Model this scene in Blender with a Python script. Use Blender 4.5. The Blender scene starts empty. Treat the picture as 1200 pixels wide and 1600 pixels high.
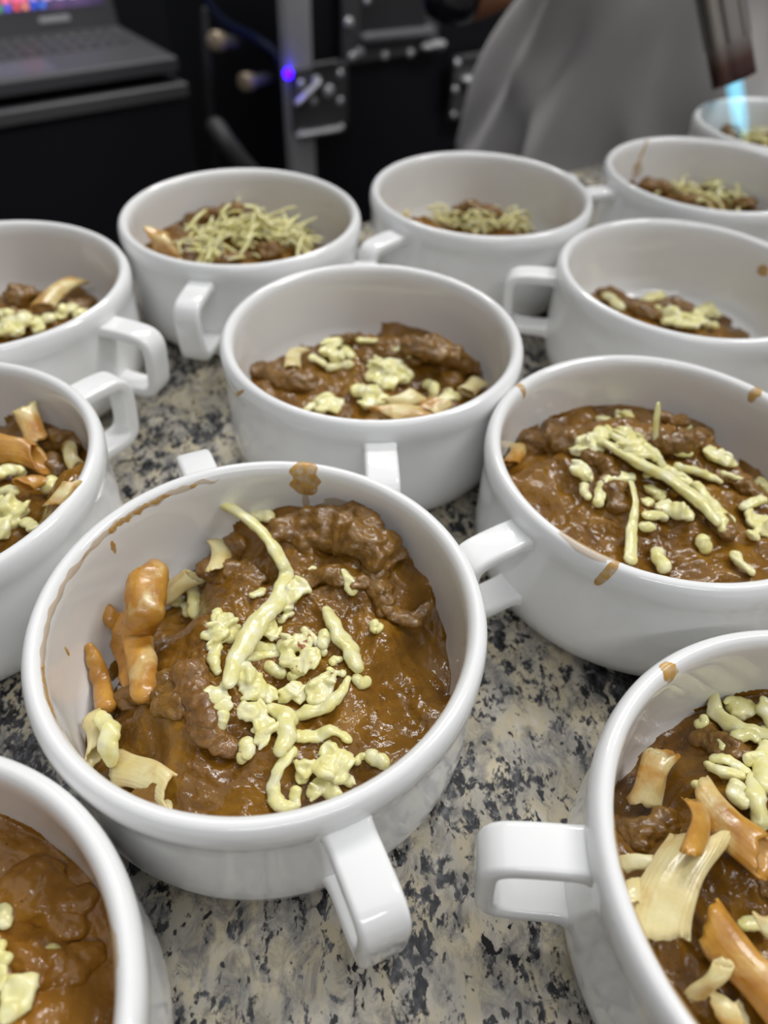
import bpy, bmesh, math, random
import numpy as np
from mathutils import Vector, Matrix, noise

random.seed(7)
SC = bpy.context.scene
COL = SC.collection
# ------------------------------------------------------------------ camera
F_PX, PITCH, ROLL, CAM_Z = 1156.3, 0.77961, 0.041604, 0.2025
cp, sp = math.cos(PITCH), math.sin(PITCH)
FW = Vector((0, cp, -sp)); UP0 = Vector((0, sp, cp)); RT0 = Vector((1, 0, 0))
RT = RT0 * math.cos(ROLL) + UP0 * math.sin(ROLL)
UP = UP0 * math.cos(ROLL) - RT0 * math.sin(ROLL)
CAM = Vector((0, 0, CAM_Z))
cd = bpy.data.cameras.new('camera'); cam = bpy.data.objects.new('camera', cd); COL.objects.link(cam)
cd.sensor_fit = 'AUTO'; cd.sensor_width = 36.0; cd.lens = F_PX / 1600 * 36.0
cd.clip_start = 0.005; cd.clip_end = 50
M = Matrix.Identity(4)
for i in range(3):
    M[i][0] = RT[i]; M[i][1] = UP[i]; M[i][2] = -FW[i]; M[i][3] = CAM[i]
cam.matrix_world = M
cd.dof.use_dof = True; cd.dof.focus_distance = 0.195; cd.dof.aperture_fstop = 9.0; cd.dof.aperture_blades = 0
SC.camera = cam

# ------------------------------------------------------------------ light
w = bpy.data.worlds.new('world'); SC.world = w; w.use_nodes = True
w.node_tree.nodes['Background'].inputs[0].default_value = (0.93, 0.96, 1.0, 1)
w.node_tree.nodes['Background'].inputs[1].default_value = 0.065
def area(name, loc, target, sx, sy, power, col=(1, 1, 1)):
    l = bpy.data.lights.new(name, 'AREA'); l.shape = 'RECTANGLE'; l.size = sx; l.size_y = sy
    l.energy = power; l.color = col
    o = bpy.data.objects.new(name, l); COL.objects.link(o); o.location = loc
    o.rotation_euler = (Vector(target) - Vector(loc)).to_track_quat('-Z', 'Y').to_euler()
    return o
area('ceiling_light', (0.0, 0.8, 2.2), (0.0, 0.8, 0), 2.8, 2.8, 14.0, (0.985, 0.99, 1.0))
area('ceiling_tube_light', (0.10, 1.75, 1.72), (0.0, 0.2, 0), 1.25, 0.12, 17, (1, 0.99, 0.975))
area('ceiling_tube_light', (0.30, -1.10, 1.55), (0.0, 0.15, 0), 1.25, 0.06, 4.8, (0.99, 0.99, 1))
area('ceiling_lamp', (1.10, 0.45, 1.50), (0.0, 0.15, 0), 0.25, 0.60, 8.5, (1, 0.99, 0.975))
SC.view_settings.view_transform = 'Standard'; SC.view_settings.look = 'None'
SC.view_settings.gamma = 1; SC.view_settings.use_curve_mapping = False
SC.view_settings.exposure = 0.56

# ------------------------------------------------------------------ helpers
def ray(px, py):
    return RT * ((px - 600) / F_PX) - UP * ((py - 800) / F_PX) + FW
def at(px, py, z):
    d = ray(px, py); return CAM + d * ((z - CAM_Z) / d.z)
def at_plane(px, py, O, n):
    d = ray(px, py); return CAM + d * ((O - CAM).dot(n) / d.dot(n))

def tag(o, label=None, cat=None, group=None, kind=None):
    if label: o['label'] = label
    if cat: o['category'] = cat
    if group: o['group'] = group
    if kind: o['kind'] = kind
    return o
def obj(name, me, mat=None, parent=None, smooth=True, loc=None):
    if isinstance(me, bmesh.types.BMesh):
        b = me; me = bpy.data.meshes.new(name); b.to_mesh(me); b.free()
    if mat and not me.materials: me.materials.append(mat)
    if smooth:
        me.polygons.foreach_set('use_smooth', [True] * len(me.polygons))
    o = bpy.data.objects.new(name, me); COL.objects.link(o)
    if loc is not None: o.location = loc
    if parent: o.parent = parent
    return o
def empty(name, loc=(0, 0, 0), rz=0):
    o = bpy.data.objects.new(name, None); COL.objects.link(o); o.location = loc; o.rotation_euler = (0, 0, rz)
    o.empty_display_size = 0.02
    return o
def mesh(verts, faces, name='m'):
    me = bpy.data.meshes.new(name); me.from_pydata([tuple(v) for v in verts], [], faces); me.update(); return me
def rec(me):
    b = bmesh.new(); b.from_mesh(me); bmesh.ops.recalc_face_normals(b, faces=b.faces); b.to_mesh(me); b.free(); return me

def lathe(prof, seg=128, close_axis=True):
    V, Fc = [], []
    n = len(prof)
    for i in range(seg):
        a = 2 * math.pi * i / seg
        for r, z in prof: V.append((r * math.cos(a), r * math.sin(a), z))
    for i in range(seg):
        j = (i + 1) % seg
        for k in range(n - 1):
            Fc.append((i * n + k, j * n + k, j * n + k + 1, i * n + k + 1))
    me = mesh(V, Fc); b = bmesh.new(); b.from_mesh(me)
    bmesh.ops.remove_doubles(b, verts=b.verts, dist=1e-6); bmesh.ops.recalc_face_normals(b, faces=b.faces)
    b.to_mesh(me); b.free(); return me

def catmull(P, per=4, closed=False):
    P = [Vector(p) for p in P]; n = len(P); out = []
    if n == 2 and not closed:
        return [P[0].lerp(P[1], t / (per * 2)) for t in range(per * 2 + 1)]
    rng = range(n if closed else n - 1)
    for i in rng:
        g = (lambda k: P[k % n]) if closed else (lambda k: P[max(0, min(n - 1, k))])
        a, b, c, d = g(i - 1), g(i), g(i + 1), g(i + 2)
        for s in range(per):
            t = s / per
            out.append(0.5 * ((2 * b) + (c - a) * t + (2 * a - 5 * b + 4 * c - d) * t * t + (3 * b - a - 3 * c + d) * t ** 3))
    if not closed: out.append(P[-1].copy())
    return out

def tube(P, R, sec=10, flat=1.0, nz=0.0, nscale=300, up=Vector((0, 0, 1)), per=4, seed=0, round_ends=True):
    """solid strand along P with radii R, flattened along 'up' by flat, with lumpy noise"""
    pts = catmull(P, per)
    rr = [v.x for v in catmull([Vector((r, 0, 0)) for r in R], per)]
    if round_ends:
        n = len(pts)
        t0 = (pts[1] - pts[0]).normalized(); t1 = (pts[-1] - pts[-2]).normalized()
        r0, r1 = rr[0], rr[-1]
        pre = [pts[0] - t0 * r0 * c for c in (0.95, 0.7, 0.35)]; prer = [r0 * 0.3, r0 * 0.71, r0 * 0.93]
        post = [pts[-1] + t1 * r1 * c for c in (0.35, 0.7, 0.95)]; postr = [r1 * 0.93, r1 * 0.71, r1 * 0.3]
        pts = pre + pts + post; rr = prer + rr + postr
    V, Fc = [], []
    N = len(pts)
    off = Vector((seed * 1.37, seed * 0.71, seed * 2.3))
    for i, p in enumerate(pts):
        t = (pts[min(i + 1, N - 1)] - pts[max(i - 1, 0)]).normalized()
        sd = t.cross(up)
        if sd.length < 1e-4: sd = t.cross(Vector((1, 0, 0)))
        sd.normalize(); u2 = sd.cross(t).normalized()
        for k in range(sec):
            a = 2 * math.pi * k / sec
            q = p + sd * (math.cos(a) * rr[i]) + u2 * (math.sin(a) * rr[i] * flat)
            if nz:
                d = noise.fractal((q + off) * nscale, 0.8, 2.1, 3) * nz * rr[i]
                q = q + (q - p).normalized() * d
            V.append(q)
    for i in range(N - 1):
        for k in range(sec):
            k2 = (k + 1) % sec
            Fc.append((i * sec + k, i * sec + k2, (i + 1) * sec + k2, (i + 1) * sec + k))
    Fc.append(tuple(range(sec))[::-1]); Fc.append(tuple((N - 1) * sec + k for k in range(sec)))
    return rec(mesh(V, Fc))

def ball(c, r, nz=0.2, nscale=250, flat=0.75, sub=3, seed=0, b=None, stretch=None):
    own = b is None
    if own: b = bmesh.new()
    ret = bmesh.ops.create_icosphere(b, subdivisions=sub, radius=1.0)
    off = Vector((seed * 1.9, seed * 0.37, seed * 1.1))
    for v in ret['verts']:
        d = v.co.normalized()
        k = 1 + nz * noise.fractal((Vector(c) + d * r + off) * nscale, 1.0, 2.0, 2)
        q = d * r * k
        if stretch: q = Vector((q.x * stretch[0], q.y * stretch[1], q.z * stretch[2]))
        else: q.z *= flat
        v.co = Vector(c) + q
    return b

def box_bm(b, c, s, rot=None):
    m = Matrix.Translation(c)
    if rot is not None: m = m @ rot
    r = bmesh.ops.create_cube(b, size=1.0, matrix=m @ Matrix.Diagonal((s[0], s[1], s[2], 1)))
    return r
def bevel_box(c, s, w=0.001, seg=2, rot=None):
    b = bmesh.new(); box_bm(b, c, s, rot)
    bmesh.ops.bevel(b, geom=list(b.edges), offset=w, segments=seg, affect='EDGES', profile=0.5)
    return b

# ------------------------------------------------------------------ materials
def mat(name, col=(0.8, 0.8, 0.8), rough=0.5, **kw):
    m = bpy.data.materials.new(name); m.use_nodes = True
    b = m.node_tree.nodes['Principled BSDF']
    b.inputs['Base Color'].default_value = (*col, 1); b.inputs['Roughness'].default_value = rough
    for k, v in kw.items(): b.inputs[k.replace('_', ' ')].default_value = v
    return m
def nd(m, t, **kw):
    n = m.node_tree.nodes.new(t)
    for k, v in kw.items(): setattr(n, k, v)
    return n
def lk(m, a, b): m.node_tree.links.new(a, b)
def pb(m): return m.node_tree.nodes['Principled BSDF']
def coords(m, kind='Object', scale=1.0):
    tc = nd(m, 'ShaderNodeTexCoord'); mp = nd(m, 'ShaderNodeMapping')
    mp.inputs['Scale'].default_value = (scale,) * 3 if not isinstance(scale, tuple) else scale
    lk(m, tc.outputs[kind], mp.inputs[0]); return mp.outputs[0]
def noise_n(m, vec, scale, detail=3, rough=0.55, dist=0.0):
    n = nd(m, 'ShaderNodeTexNoise'); n.inputs['Scale'].default_value = scale; n.inputs['Detail'].default_value = detail
    n.inputs['Roughness'].default_value = rough; n.inputs['Distortion'].default_value = dist
    lk(m, vec, n.inputs['Vector']); return n.outputs['Fac']
def ramp(m, fac, stops, interp='LINEAR'):
    r = nd(m, 'ShaderNodeValToRGB'); r.color_ramp.interpolation = interp
    e = r.color_ramp.elements
    while len(e) < len(stops): e.new(0.5)
    for k, (p, c) in enumerate(stops):
        e[k].position = p; e[k].color = (*c, 1) if len(c) == 3 else c
    lk(m, fac, r.inputs[0]); return r.outputs[0]
def mix(m, fac, a, b, mode='MIX'):
    x = nd(m, 'ShaderNodeMix', data_type='RGBA', blend_type=mode)
    for s, v in (('Factor', fac), ('A', a), ('B', b)):
        i = [q for q in x.inputs if q.name == s and q.type == ('VALUE' if s == 'Factor' else 'RGBA')][0]
        if isinstance(v, (int, float)): i.default_value = v
        elif isinstance(v, tuple): i.default_value = (*v, 1)
        else: lk(m, v, i)
    return [q for q in x.outputs if q.type == 'RGBA'][0]
def bump(m, h, dist, strength=1.0):
    b = nd(m, 'ShaderNodeBump'); b.inputs['Distance'].default_value = dist; b.inputs['Strength'].default_value = strength
    lk(m, h, b.inputs['Height']); lk(m, b.outputs[0], pb(m).inputs['Normal'])
BW = lambda v: (v, v, v)

def m_porcelain():
    m = mat('porcelain', (0.875, 0.88, 0.875), 0.10, Specular_IOR_Level=0.5)
    pb(m).inputs['Coat Weight'].default_value = 0.25; pb(m).inputs['Coat Roughness'].default_value = 0.04
    bump(m, noise_n(m, coords(m), 260, 2), 0.00006, 0.5)
    return m
def m_granite():
    m = mat('granite', rough=0.17)
    tc = nd(m, 'ShaderNodeTexCoord'); mp = nd(m, 'ShaderNodeMapping'); mp.inputs['Rotation'].default_value = (0, 0, 0.7); mp.inputs['Scale'].default_value = (1.15, 0.8, 1)
    lk(m, tc.outputs['Object'], mp.inputs[0]); v = mp.outputs[0]
    def ma(op, x, y, z=None):
        q = nd(m, 'ShaderNodeMath', operation=op)
        for i, t in enumerate((x, y, z)):
            if t is None: continue
            if isinstance(t, (int, float)): q.inputs[i].default_value = t
            else: lk(m, t, q.inputs[i])
        return q.outputs[0]
    big = noise_n(m, v, 38, 2, 0.5, 0.3)
    mid = noise_n(m, v, 210, 4, 0.62, 0.5)
    fine = noise_n(m, v, 620, 2, 0.55, 0.2)
    cream = ramp(m, noise_n(m, v, 75, 4, 0.6, 0.3), [(0.30, (0.36, 0.34, 0.31)), (0.46, (0.50, 0.46, 0.38)), (0.58, (0.56, 0.485, 0.335)), (0.70, (0.62, 0.58, 0.49))])
    # soft grey clouds
    gm = ramp(m, noise_n(m, v, 120, 5, 0.7, 0.5), [(0.46, BW(0)), (0.66, BW(0.95))])
    c1 = mix(m, gm, cream, (0.16, 0.157, 0.155))
    # bluish dark veins made of small crystals, gathered in clusters
    tot = ma('MULTIPLY_ADD', big, 0.55, ma('MULTIPLY_ADD', mid, 0.75, ma('MULTIPLY', fine, 0.25)))   # mean about 0.78
    dk = ramp(m, ma('SUBTRACT', tot, 0.3), [(0.395, BW(1)), (0.455, BW(0))])
    dkcol = ramp(m, noise_n(m, v, 330, 3, 0.6), [(0.40, (0.010, 0.010, 0.012)), (0.52, (0.045, 0.046, 0.052)), (0.66, (0.12, 0.122, 0.13))])
    c2 = mix(m, dk, c1, dkcol)
    # separate black flecks
    fl = ramp(m, noise_n(m, v, 300, 2, 0.5, 0.3), [(0.315, BW(1)), (0.36, BW(0))])
    c3 = mix(m, fl, c2, (0.015, 0.015, 0.017))
    lk(m, c3, pb(m).inputs['Base Color'])
    bump(m, fine, 0.00005, 0.3)
    return m
def m_stew(name='stew_gravy', a=(0.125, 0.052, 0.004), b=(0.275, 0.132, 0.016)):
    m = mat(name, rough=0.12, Specular_IOR_Level=0.30)
    v = coords(m, 'Object')
    c = ramp(m, noise_n(m, v, 75, 4, 0.6, 0.5), [(0.32, a), (0.68, b)])
    sp = ramp(m, noise_n(m, v, 900, 2), [(0.68, BW(0)), (0.74, BW(1))])
    c = mix(m, sp, c, (0.30, 0.14, 0.03))
    dk = ramp(m, noise_n(m, v, 700, 2), [(0.24, BW(1)), (0.29, BW(0))])
    c = mix(m, dk, c, (0.06, 0.025, 0.01))
    lk(m, c, pb(m).inputs['Base Color'])
    pb(m).inputs['Subsurface Weight'].default_value = 0.12; pb(m).inputs['Subsurface Radius'].default_value = (0.002, 0.0008, 0.0003)
    pb(m).inputs['Subsurface Scale'].default_value = 0.6
    pb(m).inputs['Coat Weight'].default_value = 0.22; pb(m).inputs['Coat Roughness'].default_value = 0.03
    add = nd(m, 'ShaderNodeMath', operation='ADD'); lk(m, noise_n(m, v, 260, 3, 0.55), add.inputs[0]); lk(m, noise_n(m, v, 800, 2), add.inputs[1])
    bump(m, add.outputs[0], 0.0005, 0.5)
    return m
def m_meat(name, a, b):
    m = mat(name, rough=0.22)
    v = coords(m, 'Object'); v2 = coords(m, 'Object', (1, 1, 2.5))
    c = ramp(m, noise_n(m, v2, 160, 4, 0.6, 1.0), [(0.3, a), (0.7, b)])
    lk(m, c, pb(m).inputs['Base Color'])
    pb(m).inputs['Coat Weight'].default_value = 0.15; pb(m).inputs['Coat Roughness'].default_value = 0.08
    bump(m, noise_n(m, v2, 320, 4, 0.6, 0.6), 0.0007, 0.7)
    return m
def m_cheese(name, toasted=False):
    m = mat(name, rough=0.27, Specular_IOR_Level=0.45)
    v = coords(m, 'Object')
    c = ramp(m, noise_n(m, v, 220, 3), [(0.28, (0.73, 0.665, 0.24)), (0.50, (0.79, 0.75, 0.37)), (0.68, (0.82, 0.79, 0.54))])
    if toasted:
        t = ramp(m, noise_n(m, v, 210, 3, 0.6, 0.4), [(0.62, BW(0)), (0.69, BW(1))])
        c = mix(m, t, c, (0.30, 0.09, 0.02))
    lk(m, c, pb(m).inputs['Base Color'])
    pb(m).inputs['Subsurface Weight'].default_value = 0.35; pb(m).inputs['Subsurface Radius'].default_value = (1.0, 0.8, 0.35)
    pb(m).inputs['Subsurface Scale'].default_value = 0.0012
    pb(m).inputs['Coat Weight'].default_value = 0.2; pb(m).inputs['Coat Roughness'].default_value = 0.12
    bump(m, noise_n(m, v, 480, 2, 0.5), 0.0004, 0.5)
    return m
def m_pasta(name, sauce=0.5):
    m = mat(name, rough=0.3)
    v = coords(m)
    base = ramp(m, noise_n(m, v, 120, 2), [(0.35, (0.70, 0.55, 0.24)), (0.65, (0.80, 0.69, 0.38))])
    n = noise_n(m, v, 75, 3, 0.55, 0.5)
    f = ramp(m, n, [(max(0, 0.62 - 0.4 * sauce), BW(0)), (max(0.05, 0.82 - 0.4 * sauce), BW(1))])
    sc = ramp(m, noise_n(m, v, 130, 4), [(0.3, (0.36, 0.145, 0.014)), (0.7, (0.62, 0.33, 0.055))])
    lk(m, mix(m, f, base, sc), pb(m).inputs['Base Color'])
    pb(m).inputs['Subsurface Weight'].default_value = 0.35; pb(m).inputs['Subsurface Radius'].default_value = (1, 0.7, 0.3)
    pb(m).inputs['Subsurface Scale'].default_value = 0.002
    pb(m).inputs['Coat Weight'].default_value = 0.3; pb(m).inputs['Coat Roughness'].default_value = 0.12
    bump(m, noise_n(m, v, 350, 3), 0.0004, 0.6)
    return m

PORC = m_porcelain(); GRAN = m_granite(); STEW = m_stew()
STEW_ORANGE = m_stew('stew_gravy_orange', (0.19, 0.076, 0.006), (0.36, 0.165, 0.022))
MEAT = m_meat('beef_brown', (0.120, 0.053, 0.005), (0.26, 0.128, 0.020))
MEAT2 = m_meat('beef_pinkish', (0.13, 0.056, 0.011), (0.27, 0.130, 0.030))
CHEESE = m_cheese('cheese'); CHEESE_T = m_cheese('cheese_toasted', True)
P_PLAIN = m_pasta('pasta_plain', 0.15); P_SAUCE = m_pasta('pasta_sauced', 0.62); P_ORANGE = m_pasta('pasta_orange', 0.95)
SMEAR = mat('sauce_smear', (0.46, 0.20, 0.03), 0.3, Alpha=0.72)
_v = coords(SMEAR); lk(SMEAR, ramp(SMEAR, noise_n(SMEAR, _v, 300, 3), [(0.3, (0.55, 0.27, 0.035)), (0.7, (0.72, 0.46, 0.13))]), pb(SMEAR).inputs['Base Color'])
_a = ramp(SMEAR, noise_n(SMEAR, _v, 420, 3, 0.6), [(0.35, BW(0.35)), (0.6, BW(0.9))]); lk(SMEAR, _a, pb(SMEAR).inputs['Alpha'])
SMEAR_PALE = mat('sauce_film', (0.55, 0.36, 0.15), 0.3, Alpha=0.38)
BLACK = mat('black_panel', (0.012, 0.012, 0.016), 0.45)
bump(BLACK, noise_n(BLACK, coords(BLACK), 500, 2), 0.0004, 0.4)
VOID = mat('dark_room', (0.010, 0.010, 0.013), 0.8)
ALU = mat('aluminium', (0.72, 0.72, 0.73), 0.40, Metallic=0.25)
bump(ALU, noise_n(ALU, coords(ALU, 'Object', (1, 1, 0.05)), 900, 2), 0.0002, 0.3)
STEEL = mat('plated_steel', (0.85, 0.85, 0.86), 0.25, Metallic=0.4)
PLATE = mat('dull_plate', (0.14, 0.14, 0.145), 0.36, Metallic=0.3)
BRASS = mat('brass_plug', (0.62, 0.50, 0.36), 0.28, Metallic=0.4)
LAP = mat('laptop_plastic', (0.085, 0.085, 0.092), 0.4)
KEY = mat('laptop_key', (0.05, 0.05, 0.054), 0.4)
PAD = mat('laptop_pad', (0.13, 0.13, 0.155), 0.3)
LOGO = mat('logo_grey', (0.5, 0.5, 0.52), 0.35)
RUBBER = mat('rubber_cable', (0.028, 0.028, 0.03), 0.5)
def emit(name, col, s):
    m = mat(name, (0, 0, 0), 0.5); pb(m).inputs['Emission Color'].default_value = (*col, 1); pb(m).inputs['Emission Strength'].default_value = s; return m
CLOTH = mat('grey_cotton', (0.20, 0.197, 0.195), 0.9)
lk(CLOTH, ramp(CLOTH, noise_n(CLOTH, coords(CLOTH), 9, 3), [(0.3, (0.52, 0.50, 0.49)), (0.7, (0.62, 0.60, 0.59))]), pb(CLOTH).inputs['Base Color'])
bump(CLOTH, noise_n(CLOTH, coords(CLOTH), 900, 2), 0.0004, 0.5)
CANISTER = mat('black_lacquer', (0.012, 0.011, 0.018), 0.22)
TROUSER = mat('dark_trousers', (0.03, 0.03, 0.035), 0.85)
SHIRT = mat('grey_shirt', (0.16, 0.16, 0.16), 0.9)
SKIN = mat('skin', (0.30, 0.125, 0.065), 0.5, Subsurface_Weight=0.15, Subsurface_Scale=0.004)
GLOVE = mat('black_glove', (0.010, 0.010, 0.014), 0.35)
HAIR = mat('hair', (0.015, 0.011, 0.009), 0.6)

# ------------------------------------------------------------------ setting: counter, floor, dark wall behind
TZ = -0.005   # table top
ED = Vector((0.819, 0.573, 0)); EN = Vector((-0.573, 0.819, 0)); EDGE = 0.408   # back edge of the counter
def counter():
    b = bmesh.new()
    c = EN * EDGE
    rot = Matrix.Rotation(math.atan2(ED.y, ED.x), 4, 'Z')
    L, D, T = 2.4, 0.72, 0.03
    mid = EN * (EDGE - D / 2) + Vector((0, 0, TZ - T / 2))
    box_bm(b, mid, (L, D, T), rot)
    bmesh.ops.bevel(b, geom=list(b.edges), offset=0.004, segments=3, affect='EDGES', profile=0.5)
    o = obj('countertop', b, GRAN, smooth=False)
    tag(o, 'polished speckled cream, grey and black granite countertop under the bowls', 'countertop')
    b = bmesh.new(); box_bm(b, EN * (EDGE - D / 2 - 0.02) + Vector((0, 0, TZ - 0.03 - 0.4325)), (L - 0.1, D - 0.1, 0.865), rot)
    o2 = obj('cabinet', b, BLACK, smooth=False); tag(o2, 'plain dark cabinet base that carries the granite countertop', 'cabinet')
counter()
b = bmesh.new(); box_bm(b, (0, 1.2, -0.92), (6, 6, 0.04)); o = obj('floor', b, VOID, smooth=False); tag(o, kind='structure')
b = bmesh.new(); box_bm(b, (0.0, 2.9, 0.25), (6, 0.06, 2.3)); o = obj('wall_back', b, VOID, smooth=False); tag(o, kind='structure')

# ------------------------------------------------------------------ soup bowls
H = 0.0471
PROF_IN = [(0.0545, 0.0405), (0.0540, 0.030), (0.0532, 0.020), (0.0515, 0.0125), (0.0480, 0.0088), (0.0430, 0.0076), (0.030, 0.0072), (0.0, 0.0072)]
def bowl_profile():
    outer = [(0.0, -0.0028), (0.0445, -0.0028), (0.0455, -0.0036), (0.0460, -0.0050), (0.0485, -0.0050), (0.0495, -0.0034), (0.0530, -0.0022), (0.0562, -0.0010), (0.0578, 0.0008), (0.0588, 0.0052), (0.0592, 0.0072)]
    wall = [(0.0593, 0.012), (0.0593, 0.022), (0.0592, 0.032), (0.0593, 0.0362), (0.0597, 0.0382), (0.0601, 0.0402), (0.0602, 0.0424), (0.0599, 0.0446), (0.0591, 0.0462), (0.0578, 0.0471), (0.0565, 0.0469), (0.0553, 0.0458), (0.0547, 0.0440)]
    return outer + wall + PROF_IN
BODY_ME = None
def inner_z(r):
    pr = PROF_IN[::-1]
    for (r0, z0), (r1, z1) in zip(pr[:-1], pr[1:]):
        if r0 <= r <= r1: return z0 + (z1 - z0) * (r - r0) / (r1 - r0 + 1e-9)
    return 0.0405
def handle_mesh():
    path = [(0.0560, 0.0368), (0.0585, 0.0372), (0.0625, 0.0375), (0.0690, 0.0374), (0.0740, 0.0370), (0.0775, 0.0362), (0.0797, 0.0340), (0.0803, 0.0305),
            (0.0800, 0.025), (0.0795, 0.019), (0.0788, 0.0148), (0.0770, 0.0122), (0.0740, 0.0110), (0.069, 0.0106), (0.0625, 0.0106), (0.0590, 0.0104), (0.0565, 0.0102)]
    pts = catmull([Vector((x, 0, z)) for x, z in path], 2)
    hw, ht, cr = 0.0058, 0.0024, 0.0016
    sec = []
    for cx, cy, a0 in ((hw - cr, ht - cr, 0), (-(hw - cr), ht - cr, 90), (-(hw - cr), -(ht - cr), 180), (hw - cr, -(ht - cr), 270)):
        for k in range(5):
            a = math.radians(a0 + 90 * k / 4); sec.append((cx + cr * math.cos(a), cy + cr * math.sin(a)))
    V, Fc = [], []; n = len(sec); N = len(pts)
    for i, p in enumerate(pts):
        t = (pts[min(i + 1, N - 1)] - pts[max(0, i - 1)]).normalized()
        y = Vector((0, 1, 0)); u = y.cross(t) * -1
        if i < N / 2 and u.z < 0: pass
        e = min(i, N - 1 - i); k = 1 + (0.28 if e < 2 else 0.12 if e < 3 else 0.03 if e < 4 else 0); kt = 1 + (0.5 if e < 2 else 0.2 if e < 3 else 0.05 if e < 4 else 0)
        for a, c in sec: V.append(p + y * (a * k) + u * (c * kt))
    for i in range(N - 1):
        for k in range(n):
            k2 = (k + 1) % n; Fc.append((i * n + k, i * n + k2, (i + 1) * n + k2, (i + 1) * n + k))
    Fc.append(tuple(range(n))); Fc.append(tuple((N - 1) * n + k for k in range(n)))
    return rec(mesh(V, Fc))
prof = bowl_profile()
BODY_ME = lathe(prof, 144); BODY_ME.materials.append(PORC)
HANDLE_ME = handle_mesh(); HANDLE_ME.materials.append(PORC)
for me_ in (BODY_ME, HANDLE_ME): me_.polygons.foreach_set('use_smooth', [True] * len(me_.polygons))

BOWLS = {  # centre x, y, handle angle (deg), label
    'A': (-0.0314, 0.1204, -64.0, 'large front white soup bowl in sharp focus, handle pointing towards the viewer'),
    'B': (-0.0075, 0.2584, -85.0, 'white soup bowl directly behind the sharp front bowl, in the middle of the picture'),
    'C': (0.0932, 0.1913, -148.0, 'white soup bowl right of the sharp front bowl, orange drip below its rim'),
    'D': (0.1067, 0.0610, 177.5, 'white soup bowl cropped at the lower right corner, squared handle pointing left'),
    'E': (-0.0982, 0.0190, 150.0, 'white soup bowl cropped at the lower left corner, no handle in view'),
    'F': (-0.1505, 0.1695, 55.0, 'white soup bowl cropped at the left edge beside the sharp front bowl'),
    'G': (-0.1745, 0.2885, -18.0, 'white soup bowl at the upper left edge with handle pointing right'),
    'H': (-0.0778, 0.3666, -98.5, 'white soup bowl heaped with grated cheese in front of the black case'),
    'I': (0.0453, 0.4074, -137.0, 'white soup bowl in the back row in front of the grey apron'),
    'J': (0.1355, 0.3214, 172.0, 'white soup bowl at the right edge with a squared handle and brown spot inside'),
    'K': (0.1806, 0.4496, -167.0, 'white soup bowl at the right edge with a sauce streak inside its far wall'),
    'L': (0.2585, 0.5430, 100.0, 'farthest white soup bowl under the blue torch flame'),
}
BO = {}
for n, (x, y, a, lab) in BOWLS.items():
    e = empty('soup_bowl', (x, y, TZ), math.radians(a)); BO[n] = e
    tag(e, lab, 'bowl', 'white two-handled soup bowls')
    obj('bowl_body', BODY_ME, None, e, False, (0, 0, -TZ))
    for k in (0, 1):
        h = obj('handle', HANDLE_ME, None, e, False, (0, 0, -TZ)); h.rotation_euler = (0, 0, math.pi * k)

# smears of sauce on rims: patches that follow the bowl profile, set just proud of the glaze
ARC = []
def _arc():
    P = catmull([Vector((r, 0, z)) for r, z in prof], 4); s = 0; ARC.append((0, P[0]))
    for a, b_ in zip(P[:-1], P[1:]): s += (b_ - a).length; ARC.append((s, b_))
_arc()
S_TOP = min(ARC, key=lambda q: -q[1].z)[0]
def prof_at(s):
    for (s0, a), (s1, b_) in zip(ARC[:-1], ARC[1:]):
        if s0 <= s <= s1:
            p = a.lerp(b_, (s - s0) / (s1 - s0 + 1e-12)); t = (b_ - a).normalized(); nrm = Vector((t.z, 0, -t.x)); return p, nrm
    return ARC[-1][1], Vector((0, 0, 1))
def smear(n, ang, s0, s1, width, material=SMEAR, seed=0, taper=0.0, lean=0.0):
    """ang in degrees (world), s0..s1 metres along the profile measured from the rim crest (negative = outside), width in m"""
    x, y, a, _ = BOWLS[n]; V, Fc = [], []; NU, NV = 14, 18
    for i in range(NV + 1):
        t = i / NV; s = S_TOP + s0 + (s1 - s0) * t
        p, nr = prof_at(s)
        env = math.sin(math.pi * min(1, max(0, t * 0.94 + 0.03))) ** 0.4 * (1 - taper * t)
        for j in range(NU + 1):
            u = j / NU * 2 - 1
            wv = width / 2 * env * (1 + 0.45 * noise.noise(Vector((t * 4 + seed * 3.1, (1 if u > 0 else -1) * 5.3, seed * 1.7))))
            an = math.radians(ang - a) + (u * wv + lean * t) / p.x
            th = 0.00006 + 0.00022 * (1 - u * u) * env
            q = p + nr * th
            V.append((q.x * math.cos(an), q.x * math.sin(an), q.z))
    for i in range(NV):
        for j in range(NU):
            k = i * (NU + 1) + j; Fc.append((k, k + 1, k + NU + 2, k + NU + 1))
    me = rec(mesh(V, Fc)); return obj('sauce_smear', me, material, BO[n], True, (0, 0, -TZ))

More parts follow.
